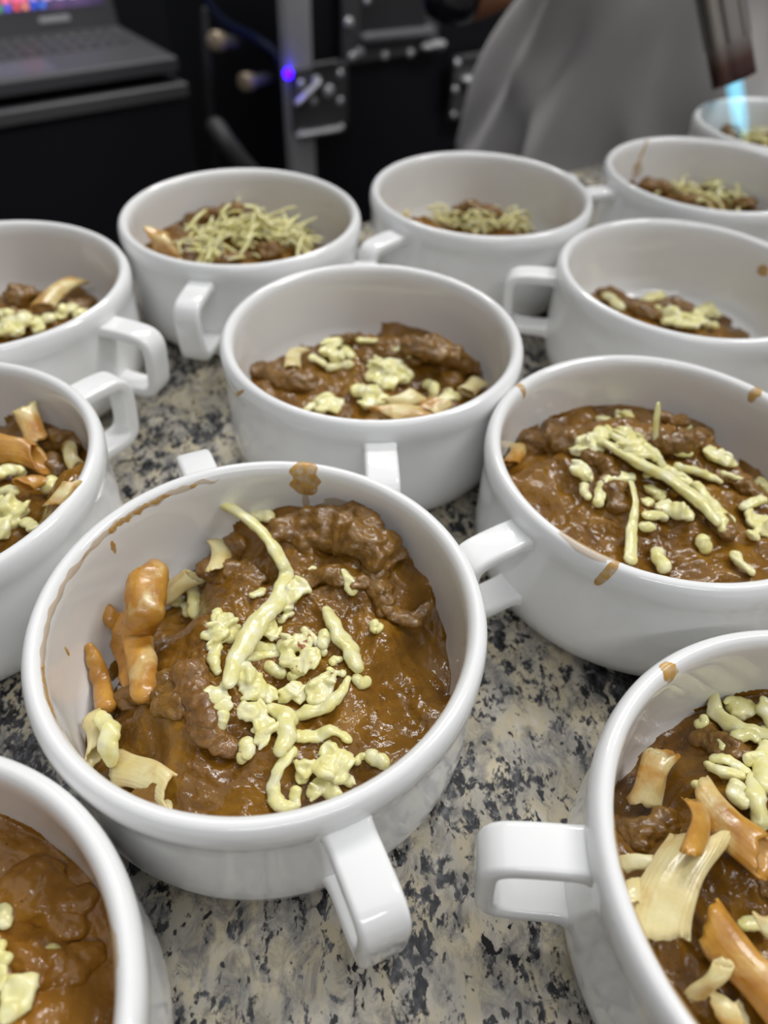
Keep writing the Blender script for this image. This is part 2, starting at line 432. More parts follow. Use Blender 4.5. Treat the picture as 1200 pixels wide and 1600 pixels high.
def rim_line(n, a0, a1, s0, s1, material=SMEAR_PALE, seed=0):
    """thin uneven tide mark along the inside of the rim between two world angles"""
    x, y, a, _ = BOWLS[n]; V, Fc = [], []; NA = max(8, int(abs(a1 - a0) * 1.5)); NV = 4
    for i in range(NA + 1):
        t = i / NA; an = math.radians(a0 + (a1 - a0) * t - a); e = min(1, min(t, 1 - t) * 8)
        lo = s0 + 0.0011 * noise.noise(Vector((t * 14, seed, 0))); hi = s1 + 0.0016 * noise.noise(Vector((t * 11, seed, 4)))
        mid_ = (lo + hi) / 2; hw = max(0.00005, (hi - lo) / 2 * e)
        for j in range(NV + 1):
            p, nr = prof_at(S_TOP + mid_ + hw * (j / NV * 2 - 1)); q = p + nr * (0.00005 + 0.0001 * (j not in (0, NV)))
            V.append((q.x * math.cos(an), q.x * math.sin(an), q.z))
    for i in range(NA):
        for j in range(NV):
            k = i * (NV + 1) + j; Fc.append((k, k + 1, k + NV + 2, k + NV + 1))
    return obj('sauce_smear', rec(mesh(V, Fc)), material, BO[n], True, (0, 0, -TZ))
# ------------------------------------------------------------------ stew surfaces
HF = {}
def bowl_hit(n, px, py):
    """where the pixel's ray first meets the inside of bowl n"""
    d = ray(px, py); cx, cy = BOWLS[n][0], BOWLS[n][1]
    t = (0.044 - CAM_Z) / d.z; inside = False
    while True:
        p = CAM + d * t; r = math.hypot(p.x - cx, p.y - cy)
        if p.z < 0.0072 or r > 0.0546 or (r > 0.03 and p.z < inner_z(min(r, 0.0544))): return p
        t += 0.0004
class Field:
    """smooth heightfield of one serving: control points, lumps and noise, in world x, y"""
    def __init__(s, n, base, pts=(), wall=(), lumps=(), amp=0.0016, sig=0.010, seed=0):
        s.n = n; s.cx, s.cy = BOWLS[n][0], BOWLS[n][1]; s.base = base; s.amp = amp; s.sig = sig; s.seed = seed
        s.pts = []
        for px, py, z in pts:
            p = at(px, py, z); s.pts.append((p.x, p.y, z, 1.0))
        for px, py in wall:
            q = bowl_hit(n, px, py); s.pts.append((q.x, q.y, q.z, 1.5))
        s.lumps = []
        for px, py, zz, r, h in lumps:
            p = at(px, py, zz); s.lumps.append((p.x, p.y, r, h))
    def z(s, x, y, fine=True):
        W, Z = 0.01, 0.01 * s.base
        for a, b_, z, k in s.pts:
            d2 = ((x - a) ** 2 + (y - b_) ** 2) / (s.sig ** 2); w_ = k * (math.exp(-d2) + 0.004 / (1 + d2 * d2)); W += w_; Z += w_ * z
        h = Z / W
        for a, b_, r, hh in s.lumps:
            d2 = ((x - a) ** 2 + (y - b_) ** 2) / (r * r); h += hh * math.exp(-d2 * d2)
        q = Vector((x, y, s.seed * 0.31)); q = q + Vector((noise.noise(q * 60), noise.noise(q * 60 + Vector((9, 4, 1))), 0)) * 0.004
        h += s.amp * 1.5 * noise.noise(q * 85) + s.amp * 0.5 * noise.noise(q * 180 + Vector((5, 2, 7))) + s.amp * 1.1 * (0.35 - abs(noise.noise(q * 130 + Vector((3, 1, 0)))))
        if fine: h += s.amp * 0.45 * (0.2 - abs(noise.noise(q * 300))) + s.amp * 0.2 * noise.noise(q * 600)
        return h
def stew(n, field, label, nr=60, nt=150, material=None):
    HF[n] = field
    cx, cy = field.cx, field.cy; V, Fc = [], []
    R = 0.0538
    RAD = [0.046 * i / nr for i in range(1, nr + 1)] + [0.046 + (R - 0.046) * i / 16 for i in range(1, 17)]
    nr = len(RAD); hid = [False]
    V.append((0, 0, field.z(cx, cy)))
    for r in RAD:
        iz = inner_z(r)
        for k in range(nt):
            a = 2 * math.pi * k / nt; x, y = r * math.cos(a), r * math.sin(a)
            h = field.z(cx + x, cy + y)
            if h > iz: h += 0.0008 * math.exp(-(h - iz) / 0.004) * math.exp(-(R - r) / 0.0012)
            under = h < iz - 0.0003
            if under: h = iz - 0.0010
            hid.append(under); V.append((x, y, h))
    for k in range(nt): Fc.append((0, 1 + k, 1 + (k + 1) % nt))
    for i in range(nr - 1):
        for k in range(nt):
            k2 = (k + 1) % nt; q = (1 + i * nt + k, 1 + (i + 1) * nt + k, 1 + (i + 1) * nt + k2, 1 + i * nt + k2)
            if not all(hid[t] for t in q): Fc.append(q)
    # underside that follows the bowl floor
    o0 = len(V); V.append((0, 0, 0.0066)); rr = [0.02, 0.035, 0.043, 0.048, 0.0515]
    for r in rr:
        for k in range(nt):
            a = 2 * math.pi * k / nt; V.append((r * math.cos(a), r * math.sin(a), inner_z(r) - 0.0012))
    for k in range(nt): Fc.append((o0, o0 + 1 + (k + 1) % nt, o0 + 1 + k))
    for i in range(len(rr) - 1):
        for k in range(nt):
            k2 = (k + 1) % nt; Fc.append((o0 + 1 + i * nt + k, o0 + 1 + i * nt + k2, o0 + 1 + (i + 1) * nt + k2, o0 + 1 + (i + 1) * nt + k))
    o = obj('stew', mesh(V, Fc), material or STEW, loc=(cx, cy, 0))
    tag(o, label, 'stew', 'servings of beef stew in the bowls'); return o
def on(n, px, py, off=0.0):
    """point where the pixel's ray meets the serving of bowl n, raised by off"""
    f = HF[n]; z = f.base
    for _ in range(12):
        p = at(px, py, z); z2 = f.z(p.x, p.y, False) + off
        r = math.hypot(p.x - f.cx, p.y - f.cy)
        if r < 0.0538: z2 = max(z2, inner_z(r) + max(off, 0.0005))
        z = z * 0.5 + z2 * 0.5
    return at(px, py, z)
def ppm(p):
    """metres per photo pixel at a point"""
    return (p - CAM).dot(FW) / F_PX

CNT = [0]
SEEN = {}
def place(n, p):
    f = HF[n]; x, y = p.x - f.cx, p.y - f.cy; r = math.hypot(x, y)
    if r < 0.012: return 'in the middle of'
    d = ('right', 'back right', 'back', 'back left', 'left', 'front left', 'front', 'front right')[int(((math.degrees(math.atan2(y, x)) + 22.5) % 360) // 45)]
    return ('at the %s of' if r > 0.034 else 'towards the %s of') % d
BOWL_NAME = {'A': 'the sharp front bowl', 'B': 'the middle bowl', 'C': 'the right-hand bowl', 'D': 'the lower right corner bowl', 'E': 'the lower left corner bowl', 'F': 'the left edge bowl', 'G': 'the upper left bowl', 'J': 'the spotted right edge bowl'}
def cheese_label(n, what, p):
    return '%s %s %s' % (what, place(n, p), BOWL_NAME[n])
WHERE = {'A': 'in the sharp front bowl', 'B': 'in the middle bowl behind the sharp front one', 'C': 'in the bowl right of the sharp front one', 'D': 'in the lower right corner bowl',
         'E': 'in the lower left corner bowl', 'F': 'in the left edge bowl beside the sharp one', 'G': 'in the upper left edge bowl', 'H': 'in the cheese-heaped back bowl', 'I': 'in the back-row bowl by the apron',
         'J': 'in the right edge bowl with a brown spot', 'K': 'in the right edge bowl with a sauce streak', 'L': 'in the farthest bowl under the flame'}
def strand(n, px, r, lift=0.6, flat=0.7, toasted=False, zs=None, nz=0.35, label=None, name='cheese_shred'):
    CNT[0] += 1; P, R = [], []
    for k, (x, y) in enumerate(px):
        l = zs[k] if zs else 0.0
        p = on(n, x, y); m = ppm(p); rk = (r[k] if isinstance(r, (list, tuple)) else r) * m
        p = on(n, x, y, rk * lift * flat + l); P.append(p); R.append(rk)
    if len(P) == 1:
        d = Vector((math.cos(CNT[0] * 2.4), math.sin(CNT[0] * 2.4), 0)) * R[0] * 0.5
        P = [P[0] - d, P[0] + d]; R = [R[0] * 0.9, R[0] * 0.8]
    R = [q * 1.1 for q in R]
    RQ = random.Random(CNT[0]); mR = sum(R) / len(R)
    if len(P) == 2: P = [P[0], P[0].lerp(P[1], 0.5) + Vector((RQ.uniform(-1, 1), RQ.uniform(-1, 1), RQ.uniform(0, 0.5))) * mR * 0.5, P[1]]; R = [R[0], mR * RQ.uniform(0.85, 1.15), R[1]]
    me = tube(P, R, 16, flat * RQ.uniform(0.72, 1.0), nz * 1.15, 0.5 / max(mR, 1e-4), up=Vector((RQ.uniform(-0.5, 0.5), RQ.uniform(-0.5, 0.5), 1)), seed=CNT[0], per=7)
    o = obj(name, me, CHEESE_T if toasted else CHEESE)
    L = sum((b_ - a).length for a, b_ in zip(P[:-1], P[1:])); rm = sum(R) / len(R); ch = (P[-1] - P[0]).length
    what = ('toasted ' if toasted else 'pale ') + ('round cheese crumb' if L < 2.2 * rm else 'hooked cheese shred' if ch < 0.7 * L else 'long cheese shred' if L > 0.009 else 'thick cheese stick' if rm > 0.0019 else 'thin cheese sliver' if rm < 0.0012 else 'short cheese stick')
    return tag(o, label or cheese_label(n, what, sum(P, Vector()) / len(P)), 'cheese', 'cheese shreds ' + WHERE[n])
def clump(n, px, r, toasted=False, lift=0.5, label=None, vox=0.0004):
    CNT[0] += 1; b = bmesh.new()
    RR = random.Random(CNT[0])
    for k, (x, y) in enumerate(px):
        p = on(n, x, y); rk = (r[k] if isinstance(r, (list, tuple)) else r) * ppm(p) * 1.2
        p = on(n, x, y, rk * lift * 0.8)
        ball(p, rk * 0.80, 0.45, 0.8 / rk, 0.7, 2, CNT[0] + k, b)
        for j in range(4):   # short shreds that have run into the lump
            d = Vector((RR.uniform(-1, 1), RR.uniform(-1, 1), RR.uniform(-0.05, 0.45))).normalized()
            e = Vector((-d.y, d.x, RR.uniform(-0.1, 0.3))).normalized()
            c0 = p + d * rk * RR.uniform(0.35, 0.65) + Vector((0, 0, rk * 0.15)); L = rk * RR.uniform(0.45, 0.95); rr_ = rk * RR.uniform(0.24, 0.36)
            me_ = tube([c0 - e * L, c0 + d * L * 0.25, c0 + e * L], [rr_ * 0.8, rr_, rr_ * 0.75], 8, 0.8, 0.4, 0.8 / rr_, seed=CNT[0] + j, per=2)
            b.from_mesh(me_); bpy.data.meshes.remove(me_)
    o = obj('cheese_clump', b, CHEESE_T if toasted else CHEESE)
    md = o.modifiers.new('remesh', 'REMESH'); md.mode = 'VOXEL'; md.voxel_size = vox; md.use_smooth_shade = True
    sm = o.modifiers.new('smooth', 'SMOOTH'); sm.iterations = 2; sm.factor = 0.5
    return tag(o, label or cheese_label(n, ('browned ' if toasted else 'pale ') + ('big ' if len(px) > 3 else 'small ' if len(px) < 3 else '') + 'melted clump', p), 'cheese', 'cheese clumps ' + WHERE[n])
def meat(n, px, r, label, flat=0.7, lift=0.2, zs=None, material=None, nz=0.5, name='beef_chunk'):
    CNT[0] += 1; P, R = [], []
    for k, (x, y) in enumerate(px):
        p = on(n, x, y); rk = (r[k] if isinstance(r, (list, tuple)) else r) * ppm(p)
        p = on(n, x, y, rk * lift * 0.5 + (zs[k] if zs else 0)); P.append(p); R.append(rk * 1.12)
    if len(P) == 1: P = [P[0] - Vector((R[0] * 0.4, 0, 0)), P[0] + Vector((R[0] * 0.4, 0, 0))]; R = [R[0] * 0.95, R[0]]
    RR = random.Random(CNT[0] * 3 + 1); b = bmesh.new(); pts = catmull(P, 4); rr = [q.x for q in catmull([Vector((q, 0, 0)) for q in R], 4)]
    rm = sum(R) / len(R)
    for p, q in zip(pts, rr):
        ball(p, q * 0.92, 0.45, 0.5 / q, flat, 3, CNT[0], b)
        d = Vector((RR.uniform(-1, 1), RR.uniform(-1, 1), RR.uniform(-0.2, 0.2))).normalized()
        ball(p + d * q * 0.5, q * 0.75, 0.35, 0.6 / q, flat * 0.9, 2, CNT[0] + 3, b)
    o = obj(name, b, material or MEAT)
    md = o.modifiers.new('remesh', 'REMESH'); md.mode = 'VOXEL'; md.voxel_size = max(0.00045, rm * 0.12); md.use_smooth_shade = True
    sm = o.modifiers.new('smooth', 'SMOOTH'); sm.iterations = 9; sm.factor = 0.5
    tx = bpy.data.textures.get('meat_relief')
    if not tx:
        tx = bpy.data.textures.new('meat_relief', 'CLOUDS'); tx.noise_scale = 0.0065; tx.noise_depth = 4
    dp = o.modifiers.new('relief', 'DISPLACE'); dp.texture = tx; dp.texture_coords = 'GLOBAL'; dp.strength = rm * 1.0; dp.mid_level = 0.5
    return tag(o, label, 'meat', 'beef pieces in the stew')
def soft_penne(n, px, r, label, material=None, zs=None, flat=0.75):
    """limp penne under a coat of sauce: a closed, uneven tube"""
    CNT[0] += 1; P, R = [], []
    for k, (x, y) in enumerate(px):
        p = on(n, x, y); rk = r[k] * ppm(p); p = on(n, x, y, rk * 0.7 + (zs[k] if zs else 0)); P.append(p); R.append(rk)
    me = tube(P, R, 24, flat, 0.28, 0.45 / (sum(R) / len(R)), up=Vector((0.2, -0.6, 0.77)), seed=CNT[0], per=8)
    return tag(obj('penne', me, material or P_ORANGE), label, 'pasta', 'penne in the bowls')
def penne(n, p0, p1, width, label, material=None, squash=0.6, bend=0.0, slant=0.7, roll=0.0, z0=0.002, z1=0.002, ridges=20, openr=0.80, wav=0.10):
    CNT[0] += 1
    a = on(n, *p0, z0); b_ = on(n, *p1, z1); m = ppm(a); R = width * m / 2
    ax = (b_ - a); L = ax.length; ax.normalize()
    sd = ax.cross(Vector((0, 0, 1))); sd = sd.normalized() if sd.length > 1e-3 else Vector((1, 0, 0)); up = sd.cross(ax).normalized()
    rot = Matrix.Rotation(roll, 3, ax); sd = rot @ sd; up = rot @ up
    NS, NA = 14, ridges * 4; V, Fc = [], []
    for shell in (1.0, openr):
        for i in range(NS + 1):
            t = i / NS
            for k in range(NA):
                ph = 2 * math.pi * k / NA
                rr = R * shell * (1 + ((0.016 if material in (None, P_PLAIN) else 0.007) * math.cos(ridges * ph) if shell == 1.0 else 0))
                rr *= 1 + wav * 2.4 * noise.noise(Vector((t * 2.2 + CNT[0], math.cos(ph) * 0.9, math.sin(ph) * 0.9))) + 0.10 * (2 * t - 1) ** 2
                x = math.cos(ph) * rr; y = math.sin(ph) * rr * squash - (1 - shell) * R * 0.0
                s = L * t + slant * 1.5 * math.cos(ph + 0.6) * R * (0.35 + 0.65 * (2 * t - 1) ** 2) + 0.10 * R * noise.noise(Vector((math.cos(ph) * 2, math.sin(ph) * 2, CNT[0] + (1 if t > 0.5 else 0)))) * (2 * t - 1) ** 4 * 3
                bz = (bend + 0.05) * L * (4 * t * (1 - t)); x += 0.09 * L * math.sin(t * 3.1 + CNT[0])
                V.append(a + ax * s + sd * x + up * (y + bz))
    o1 = (NS + 1) * NA
    for i in range(NS):
        for k in range(NA):
            k2 = (k + 1) % NA
            Fc.append((i * NA + k, i * NA + k2, (i + 1) * NA + k2, (i + 1) * NA + k))
            Fc.append((o1 + i * NA + k, o1 + (i + 1) * NA + k, o1 + (i + 1) * NA + k2, o1 + i * NA + k2))
    for i in (0, NS):
        for k in range(NA):
            k2 = (k + 1) % NA; q = (i * NA + k, i * NA + k2, o1 + i * NA + k2, o1 + i * NA + k)
            Fc.append(q if i else q[::-1])
    o = obj('penne', rec(mesh(V, Fc)), material or P_SAUCE)
    return tag(o, label, 'pasta', 'penne in the bowls')
def heap(n, pts, count, label, spread, length, rad, layers=0.006, seed=1, rnd=None, toasted=False):
    """a mound of grated cheese too fine to count: one mesh of many shreds"""
    R_ = random.Random(seed); V, Fc = [], []
    for c in range(count):
        px, py = R_.choice(pts); px += R_.gauss(0, spread[0]); py += R_.gauss(0, spread[1])
        p = on(n, px, py, 0.0008)
        f = HF[n]
        if math.hypot(p.x - f.cx, p.y - f.cy) > 0.049: continue
        p.z += abs(R_.gauss(0, layers))
        a = R_.uniform(0, 6.28); d = Vector((math.cos(a), math.sin(a), R_.gauss(0, 0.35))).normalized(); L = length * R_.uniform(0.5, 1.3); r = rad * R_.uniform(0.7, 1.25)
        sid = Vector((-d.y, d.x, 0)) * L * R_.uniform(-0.3, 0.3)
        me = tube([p - d * L / 2, p + sid * 0.6 + Vector((0, 0, L * 0.08)), p + d * L / 2], [r * 0.8, r, r * 0.7], 6, 0.75, 0.25, 400, seed=c, per=2)
        o0 = len(V); V += [v.co.copy() for v in me.vertices]; Fc += [tuple(i + o0 for i in q.vertices) for q in me.polygons]
        bpy.data.meshes.remove(me)
    o = obj('grated_cheese', mesh(V, Fc), CHEESE_T if toasted else CHEESE)
    return tag(o, label, 'cheese', None, 'stuff')

# ------------------------------------------------------------------ food: bowl A (sharp front bowl)
stew('A', Field('A', 0.026, [
        (450, 825, .031), (560, 825, .033), (620, 880, .032), (400, 900, .028), (355, 890, .026), (630, 940, .027), (500, 900, .029),
    (450, 1000, .028), (550, 1000, .028), (350, 1000, .029), (260, 1010, .024), (230, 980, .018), (185, 1090, .022), (250, 1100, .029), (330, 1100, .031),
    (200, 1180, .024), (300, 1200, .028), (400, 1250, .028), (450, 1180, .029), (550, 1150, .028), (650, 1100, .024), (600, 1200, .026), (690, 1060, .020), (500, 1250, .027), (170, 1210, .014)], wall=[(140, 1185), (160, 1125), (180, 1075), (215, 1050), (260, 970), (318, 905), (340, 865), (385, 810), (430, 798), (520, 793), (600, 828), (650, 890), (688, 975), (700, 1050)],
    lumps=[(330, 1110, .03, .010, .0022), (540, 850, .033, .012, .002)], amp=0.0020, sig=0.0085, seed=3),
    'glossy brown beef stew filling the sharp front bowl', 110, 240)
meat('A', [(440, 830), (500, 825), (560, 835), (600, 870)], [22, 34, 38, 28], 'big dark sauce-coated beef chunk at the far side of the sharp front bowl', 0.6, 0.15)
meat('A', [(585, 880), (595, 920), (605, 950)], [20, 17, 15], 'torn beef strip below the big chunk in the sharp front bowl', 0.6, 0.45)
meat('A', [(605, 950), (640, 968), (665, 950)], [14, 15, 9], 'curled beef strip lifting off the stew at the right of the sharp front bowl', 0.6, 0.9, zs=[0, .002, .006])
meat('A', [(370, 850), (345, 890), (400, 905)], [20, 24, 18], 'lumpy beef shred left of the long cheese strand in the sharp front bowl', 0.6, 0.1)
meat('A', [(300, 1050), (305, 1085), (320, 1120)], [24, 26, 20], 'purplish rounded beef lump left of the cheese in the sharp front bowl', 0.7, 0.35, material=MEAT2)
meat('A', [(300, 1110), (330, 1145), (365, 1175)], [15, 20, 14], 'fibrous beef strip below the purplish lump in the sharp front bowl', 0.6, 0.5, material=MEAT2)
meat('A', [(200, 1090), (250, 1080), (280, 1100)], [22, 28, 22], 'sauce-covered beef piece at the left edge of the stew in the sharp front bowl', 0.55, 0.1, nz=0.35)
meat('A', [(470, 905), (520, 900), (560, 905)], [16, 20, 16], 'shallow beef piece in the middle back of the sharp front bowl', 0.5, 0.1)
soft_penne('A', [(226, 1082), (222, 1040), (216, 995), (222, 950), (238, 905), (240, 885)], [20, 20, 22, 27, 25, 14], 'tall upright sauce-coated penne standing at the left of the sharp front bowl', P_ORANGE, [.001, .004, .009, .014, .018, .020])
soft_penne('A', [(208, 1070), (195, 1020), (190, 985), (196, 965)], [16, 17, 16, 10], 'second orange penne leaning behind the upright one in the sharp front bowl', P_ORANGE, [.001, .004, .007, .008])
soft_penne('A', [(196, 985), (175, 965), (158, 945)], [12, 15, 9], 'brown-orange pasta scrap behind the upright penne in the sharp front bowl', P_ORANGE, [.003, .005, .006])
soft_penne('A', [(166, 1105), (158, 1065), (148, 1030), (140, 1012)], [15, 14, 13, 8], 'thin penne end against the left wall of the sharp front bowl', P_ORANGE, [.002, .004, .006, .007])
penne('A', (335, 890), (342, 845), 32, 'pale pasta end peeking out behind the stew in the sharp front bowl', P_PLAIN, 0.5, 0.0, 0.6, 0.4, .003, .008)
penne('A', (250, 930), (305, 905), 32, 'pale penne end behind the upright penne in the sharp front bowl', P_PLAIN, 0.6, 0.0, 0.5, 0.2, .003, .006)
penne('A', (190, 1195), (265, 1250), 46, 'flat pale penne half sunk in gravy at the lower left of the sharp front bowl', P_PLAIN, 0.45, 0.0, 0.5, 0.3, .002, .001)
penne('A', (142, 1125), (150, 1180), 30, 'small pale penne piece at the lower left wall of the sharp front bowl', P_PLAIN, 0.6, 0.0, 0.5, 0.2, .005, .005)
strand('A', [(345, 787), (383, 808), (418, 842), (440, 878), (447, 900), (438, 932), (413, 962), (393, 990), (370, 1028), (358, 1066)], [9, 10, 10, 12, 12, 13, 15, 16, 14, 11], 0.8, 0.7,
       zs=[.012, .008, .004, .002, .001, .001, .002, .003, .003, .0015], nz=0.2, label='long curving cheese strand reaching up the far wall of the sharp front bowl')
for p, r, t in [([(398, 806), (418, 808)], 11, 0), ([(478, 903), (490, 890)], 6, 0), ([(455, 910), (468, 905)], 6, 0), ([(537, 893), (546, 908), (550, 922)], [5, 9, 9], 0), ([(585, 975), (586, 983)], 8, 0),
                ([(512, 955), (526, 985), (545, 1012), (556, 1038)], [10, 13, 15, 15], 0), ([(505, 992), (505, 1008)], 9, 0), ([(300, 915), (306, 940), (305, 958)], [9, 11, 10], 0), ([(266, 936), (278, 938)], 9, 0),
                ([(288, 945), (292, 958)], 7, 0), ([(340, 955), (343, 975)], [7, 9], 0), ([(320, 992), (330, 996)], 7, 0), ([(378, 1010), (405, 1012), (430, 1016)], 9, 1), ([(376, 1030), (405, 1024), (432, 1020)], 9, 1),
                ([(315, 1112), (335, 1108), (352, 1104)], [8, 11, 12], 0), ([(348, 1120), (345, 1136)], 10, 0), ([(470, 1116), (500, 1108), (530, 1085), (544, 1060)], [11, 12, 10, 5], 0),
                ([(420, 1108), (445, 1118), (450, 1145), (438, 1172)], [10, 14, 15, 11], 0), ([(467, 1150), (495, 1150), (520, 1142), (543, 1155)], [10, 10, 9, 8], 0), ([(386, 1162), (381, 1182)], 12, 0),
                ([(455, 1175), (437, 1200), (428, 1230), (436, 1258), (460, 1258), (462, 1236)], [10, 9, 9, 11, 10, 8], 0), ([(580, 1180), (598, 1192)], 11, 0), ([(558, 1190), (566, 1182)], 6, 0),
                ([(558, 1062), (572, 1064)], 9, 0), ([(515, 1046), (535, 1052)], [5, 6], 0), ([(520, 1035), (530, 1030)], 6, 0), ([(452, 958), (440, 968)], 7, 0), ([(475, 985), (490, 1000), (505, 1020)], [6, 7, 6], 0),
                ([(395, 930), (410, 922)], 6, 0), ([(455, 1058), (470, 1050)], 7, 0), ([(340, 1050), (334, 1030), (338, 1012)], [7, 9, 9], 0), ([(420, 1040), (440, 1052)], 8, 0)]:
    strand('A', p, r, 0.75, 0.75, bool(t))
strand('A', [(158, 1120), (172, 1140), (170, 1165), (172, 1190)], [10, 13, 14, 9], 0.8, 0.7, zs=[.008, .008, .007, .005], label='fat cheese shred hanging by the lower left wall of the sharp front bowl')
for p, r, t in [([(455, 933), (468, 920), (448, 950)], [12, 15, 9], 0), ([(340, 990), (352, 972), (362, 995), (335, 1010)], [15, 16, 16, 11], 1), ([(412, 980), (425, 990)], [15, 13], 1), ([(445, 1010), (470, 1005), (484, 1030), (468, 1042), (450, 1028)], [16, 15, 16, 14, 14], 1),
                ([(380, 1058), (402, 1078), (418, 1088), (390, 1085)], [20, 19, 14, 14], 0), ([(335, 1090), (350, 1095)], [17, 12], 0), ([(400, 1115), (415, 1135), (388, 1112), (408, 1158)], [16, 17, 15, 11], 0),
                ([(445, 1088), (462, 1078), (470, 1090)], [12, 13, 10], 0), ([(500, 1080), (515, 1062), (495, 1092)], [17, 13, 13], 1), ([(515, 1175), (510, 1200), (535, 1190), (528, 1212)], [14, 19, 17, 15], 0),
                ([(478, 1200), (473, 1215)], [14, 11], 0), ([(490, 1238), (515, 1238), (500, 1228), (545, 1222)], [13, 14, 12, 9], 0)]:
    clump('A', p, r, bool(t))
# sauce on the rim and wall
smear('A', 84, -.0012, .012, .0095, seed=1)
smear('A', 84, .010, .019, .0026, SMEAR_PALE, seed=2)
smear('A', 70, .011, .018, .016, SMEAR_PALE, seed=3)
smear('A', 152, .007, .012, .0016, seed=4); smear('A', 186, .016, .020, .0012, seed=5)
rim_line('A', 112, 165, .0026, .0046, SMEAR_PALE, 1); rim_line('A', 158, 222, .0030, .0050, SMEAR_PALE, 2); rim_line('A', 128, 152, .0030, .0044, SMEAR, 3); rim_line('A', 200, 218, .0034, .0048, SMEAR, 4)
smear('A', 121, .0030, .0044, .0022, seed=30); smear('A', 150, .0028, .0050, .003, seed=31)

# ------------------------------------------------------------------ bowl B
stew('B', Field('B', 0.019, [(430, 600, .022), (480, 590, .022), (560, 540, .024), (640, 550, .026), (700, 570, .022), (520, 560, .022), (600, 600, .024), (680, 620, .018),
    (620, 640, .022), (540, 640, .022), (400, 585, .018)], wall=[(395, 590), (440, 562), (480, 548), (550, 522), (650, 517), (725, 555), (755, 600)], amp=0.0022, sig=0.0095, seed=11), 'brown beef stew with melted cheese in the middle bowl', 70, 160)
meat('B', [(405, 580), (440, 585), (470, 600)], [16, 22, 22], 'smooth brown beef chunk at the left wall of the middle bowl', 0.7, 0.3)
meat('B', [(640, 540), (690, 548), (730, 575)], [18, 20, 16], 'arched beef chunk at the right back of the middle bowl', 0.8, 0.6, zs=[.003, .004, .001])
meat('B', [(545, 530), (562, 526)], [8, 7], 'reddish beef tip at the back of the middle bowl', 0.9, 0.5, zs=[.003, .002])
meat('B', [(580, 560), (610, 545), (650, 560)], [16, 18, 15], 'beef piece below the cheese in the centre of the middle bowl', 0.6, 0.3)
meat('B', [(690, 580), (705, 600)], [18, 16], 'dark beef piece in the hollow right of the cheese in the middle bowl', 0.7, 0.2)
penne('B', (600, 655), (660, 642), 40, 'smooth orange-tinted penne at the front of the middle bowl', P_SAUCE, 0.7, 0.0, 0.5, 0.2, .004, .004)
penne('B', (610, 632), (655, 615), 26, 'curled pale pasta edge above the front penne of the middle bowl', P_PLAIN, 0.7, 0.1, 0.5, 0.5, .005, .007)
penne('B', (668, 642), (690, 628), 34, 'short yellow penne end at the right front of the middle bowl', P_SAUCE, 0.7, 0.0, 0.5, 0.3, .005, .007)
penne('B', (725, 610), (755, 600), 24, 'ridged pale penne against the right wall of the middle bowl', P_PLAIN, 0.6, 0.0, 0.5, 0.2, .004, .004)
penne('B', (455, 575), (475, 548), 22, 'pale yellow penne at the left back of the middle bowl', P_PLAIN, 0.6, 0.0, 0.5, 0.2, .004, .006)
for p, r, t in [([(605, 546), (640, 553)], 7, 0), ([(562, 532), (585, 532)], 6, 0), ([(540, 545), (548, 556)], 7, 0), ([(515, 575), (545, 570)], 7, 0), ([(490, 560), (505, 568)], 8, 0), ([(668, 600), (678, 612)], 8, 0), ([(700, 612), (712, 620)], 8, 0), ([(620, 570), (640, 585)], 7, 0), ([(480, 640), (500, 625)], 6, 0), ([(590, 560), (600, 570)], 7, 0)]:
    strand('B', p, r, 0.8, 0.75)
for p, r, t in [([(520, 540), (525, 558), (510, 552)], [14, 12, 10], 0), ([(590, 582), (612, 576), (630, 592), (605, 598), (580, 592)], [15, 16, 13, 14, 11], 1), ([(560, 612), (575, 630), (598, 628), (585, 612)], [12, 13, 11, 12], 0), ([(508, 628), (525, 636), (500, 640)], [13, 12, 9], 0), ([(693, 628), (702, 622)], [11, 9], 0)]:
    clump('B', p, r, bool(t), vox=0.0006)
smear('B', 214, -.011, -.0032, .0022, seed=40, lean=.008)

# ------------------------------------------------------------------ bowl C
stew('C', Field('C', 0.028, [(830, 690, .030), (880, 720, .034), (950, 690, .037), (1000, 700, .038), (1060, 700, .036), (1110, 720, .034), (1160, 770, .030), (900, 780, .031), (1000, 780, .034), (1080, 800, .032),
    (870, 800, .028), (950, 860, .029), (1050, 880, .029), (1150, 880, .030), (1190, 800, .030), (800, 700, .022), (930, 640, .022), ], wall=[(797, 720), (830, 672), (900, 642), (1000, 632), (1080, 662), (1130, 715), (1195, 750)],
    amp=0.0021, sig=0.0095, seed=21), 'thick brown beef stew under melted cheese in the bowl right of the sharp one', 80, 180)
meat('C', [(830, 695), (860, 690), (890, 695)], [20, 26, 22], 'rounded beef lump at the left of the right-hand bowl', 0.8, 0.2)
meat('C', [(1030, 695), (1070, 690), (1100, 680)], [18, 20, 14], 'beef chunk with a raised tip at the back of the right-hand bowl', 0.8, 0.3, zs=[0, .001, .004])
meat('C', [(925, 715), (950, 730), (965, 790)], [16, 18, 16], 'curled beef strip left of the cheese strand in the right-hand bowl', 0.7, 0.2)
meat('C', [(1080, 785), (1110, 800), (1130, 830)], [18, 20, 18], 'sauced beef piece near the front of the right-hand bowl', 0.6, 0.15)
meat('C', [(1130, 745), (1160, 755), (1185, 775)], [14, 17, 13], 'beef strip at the right side of the right-hand bowl', 0.6, 0.4)
meat('C', [(1040, 655), (1065, 660)], [11, 12], 'small reddish beef tip at the far side of the right-hand bowl', 0.8, 0.4, zs=[.004, .003])
penne('C', (798, 725), (806, 695), 26, 'yellow pasta edge at the left wall of the right-hand bowl', P_SAUCE, 0.6, 0.0, 0.4, 0.2, .002, .004)
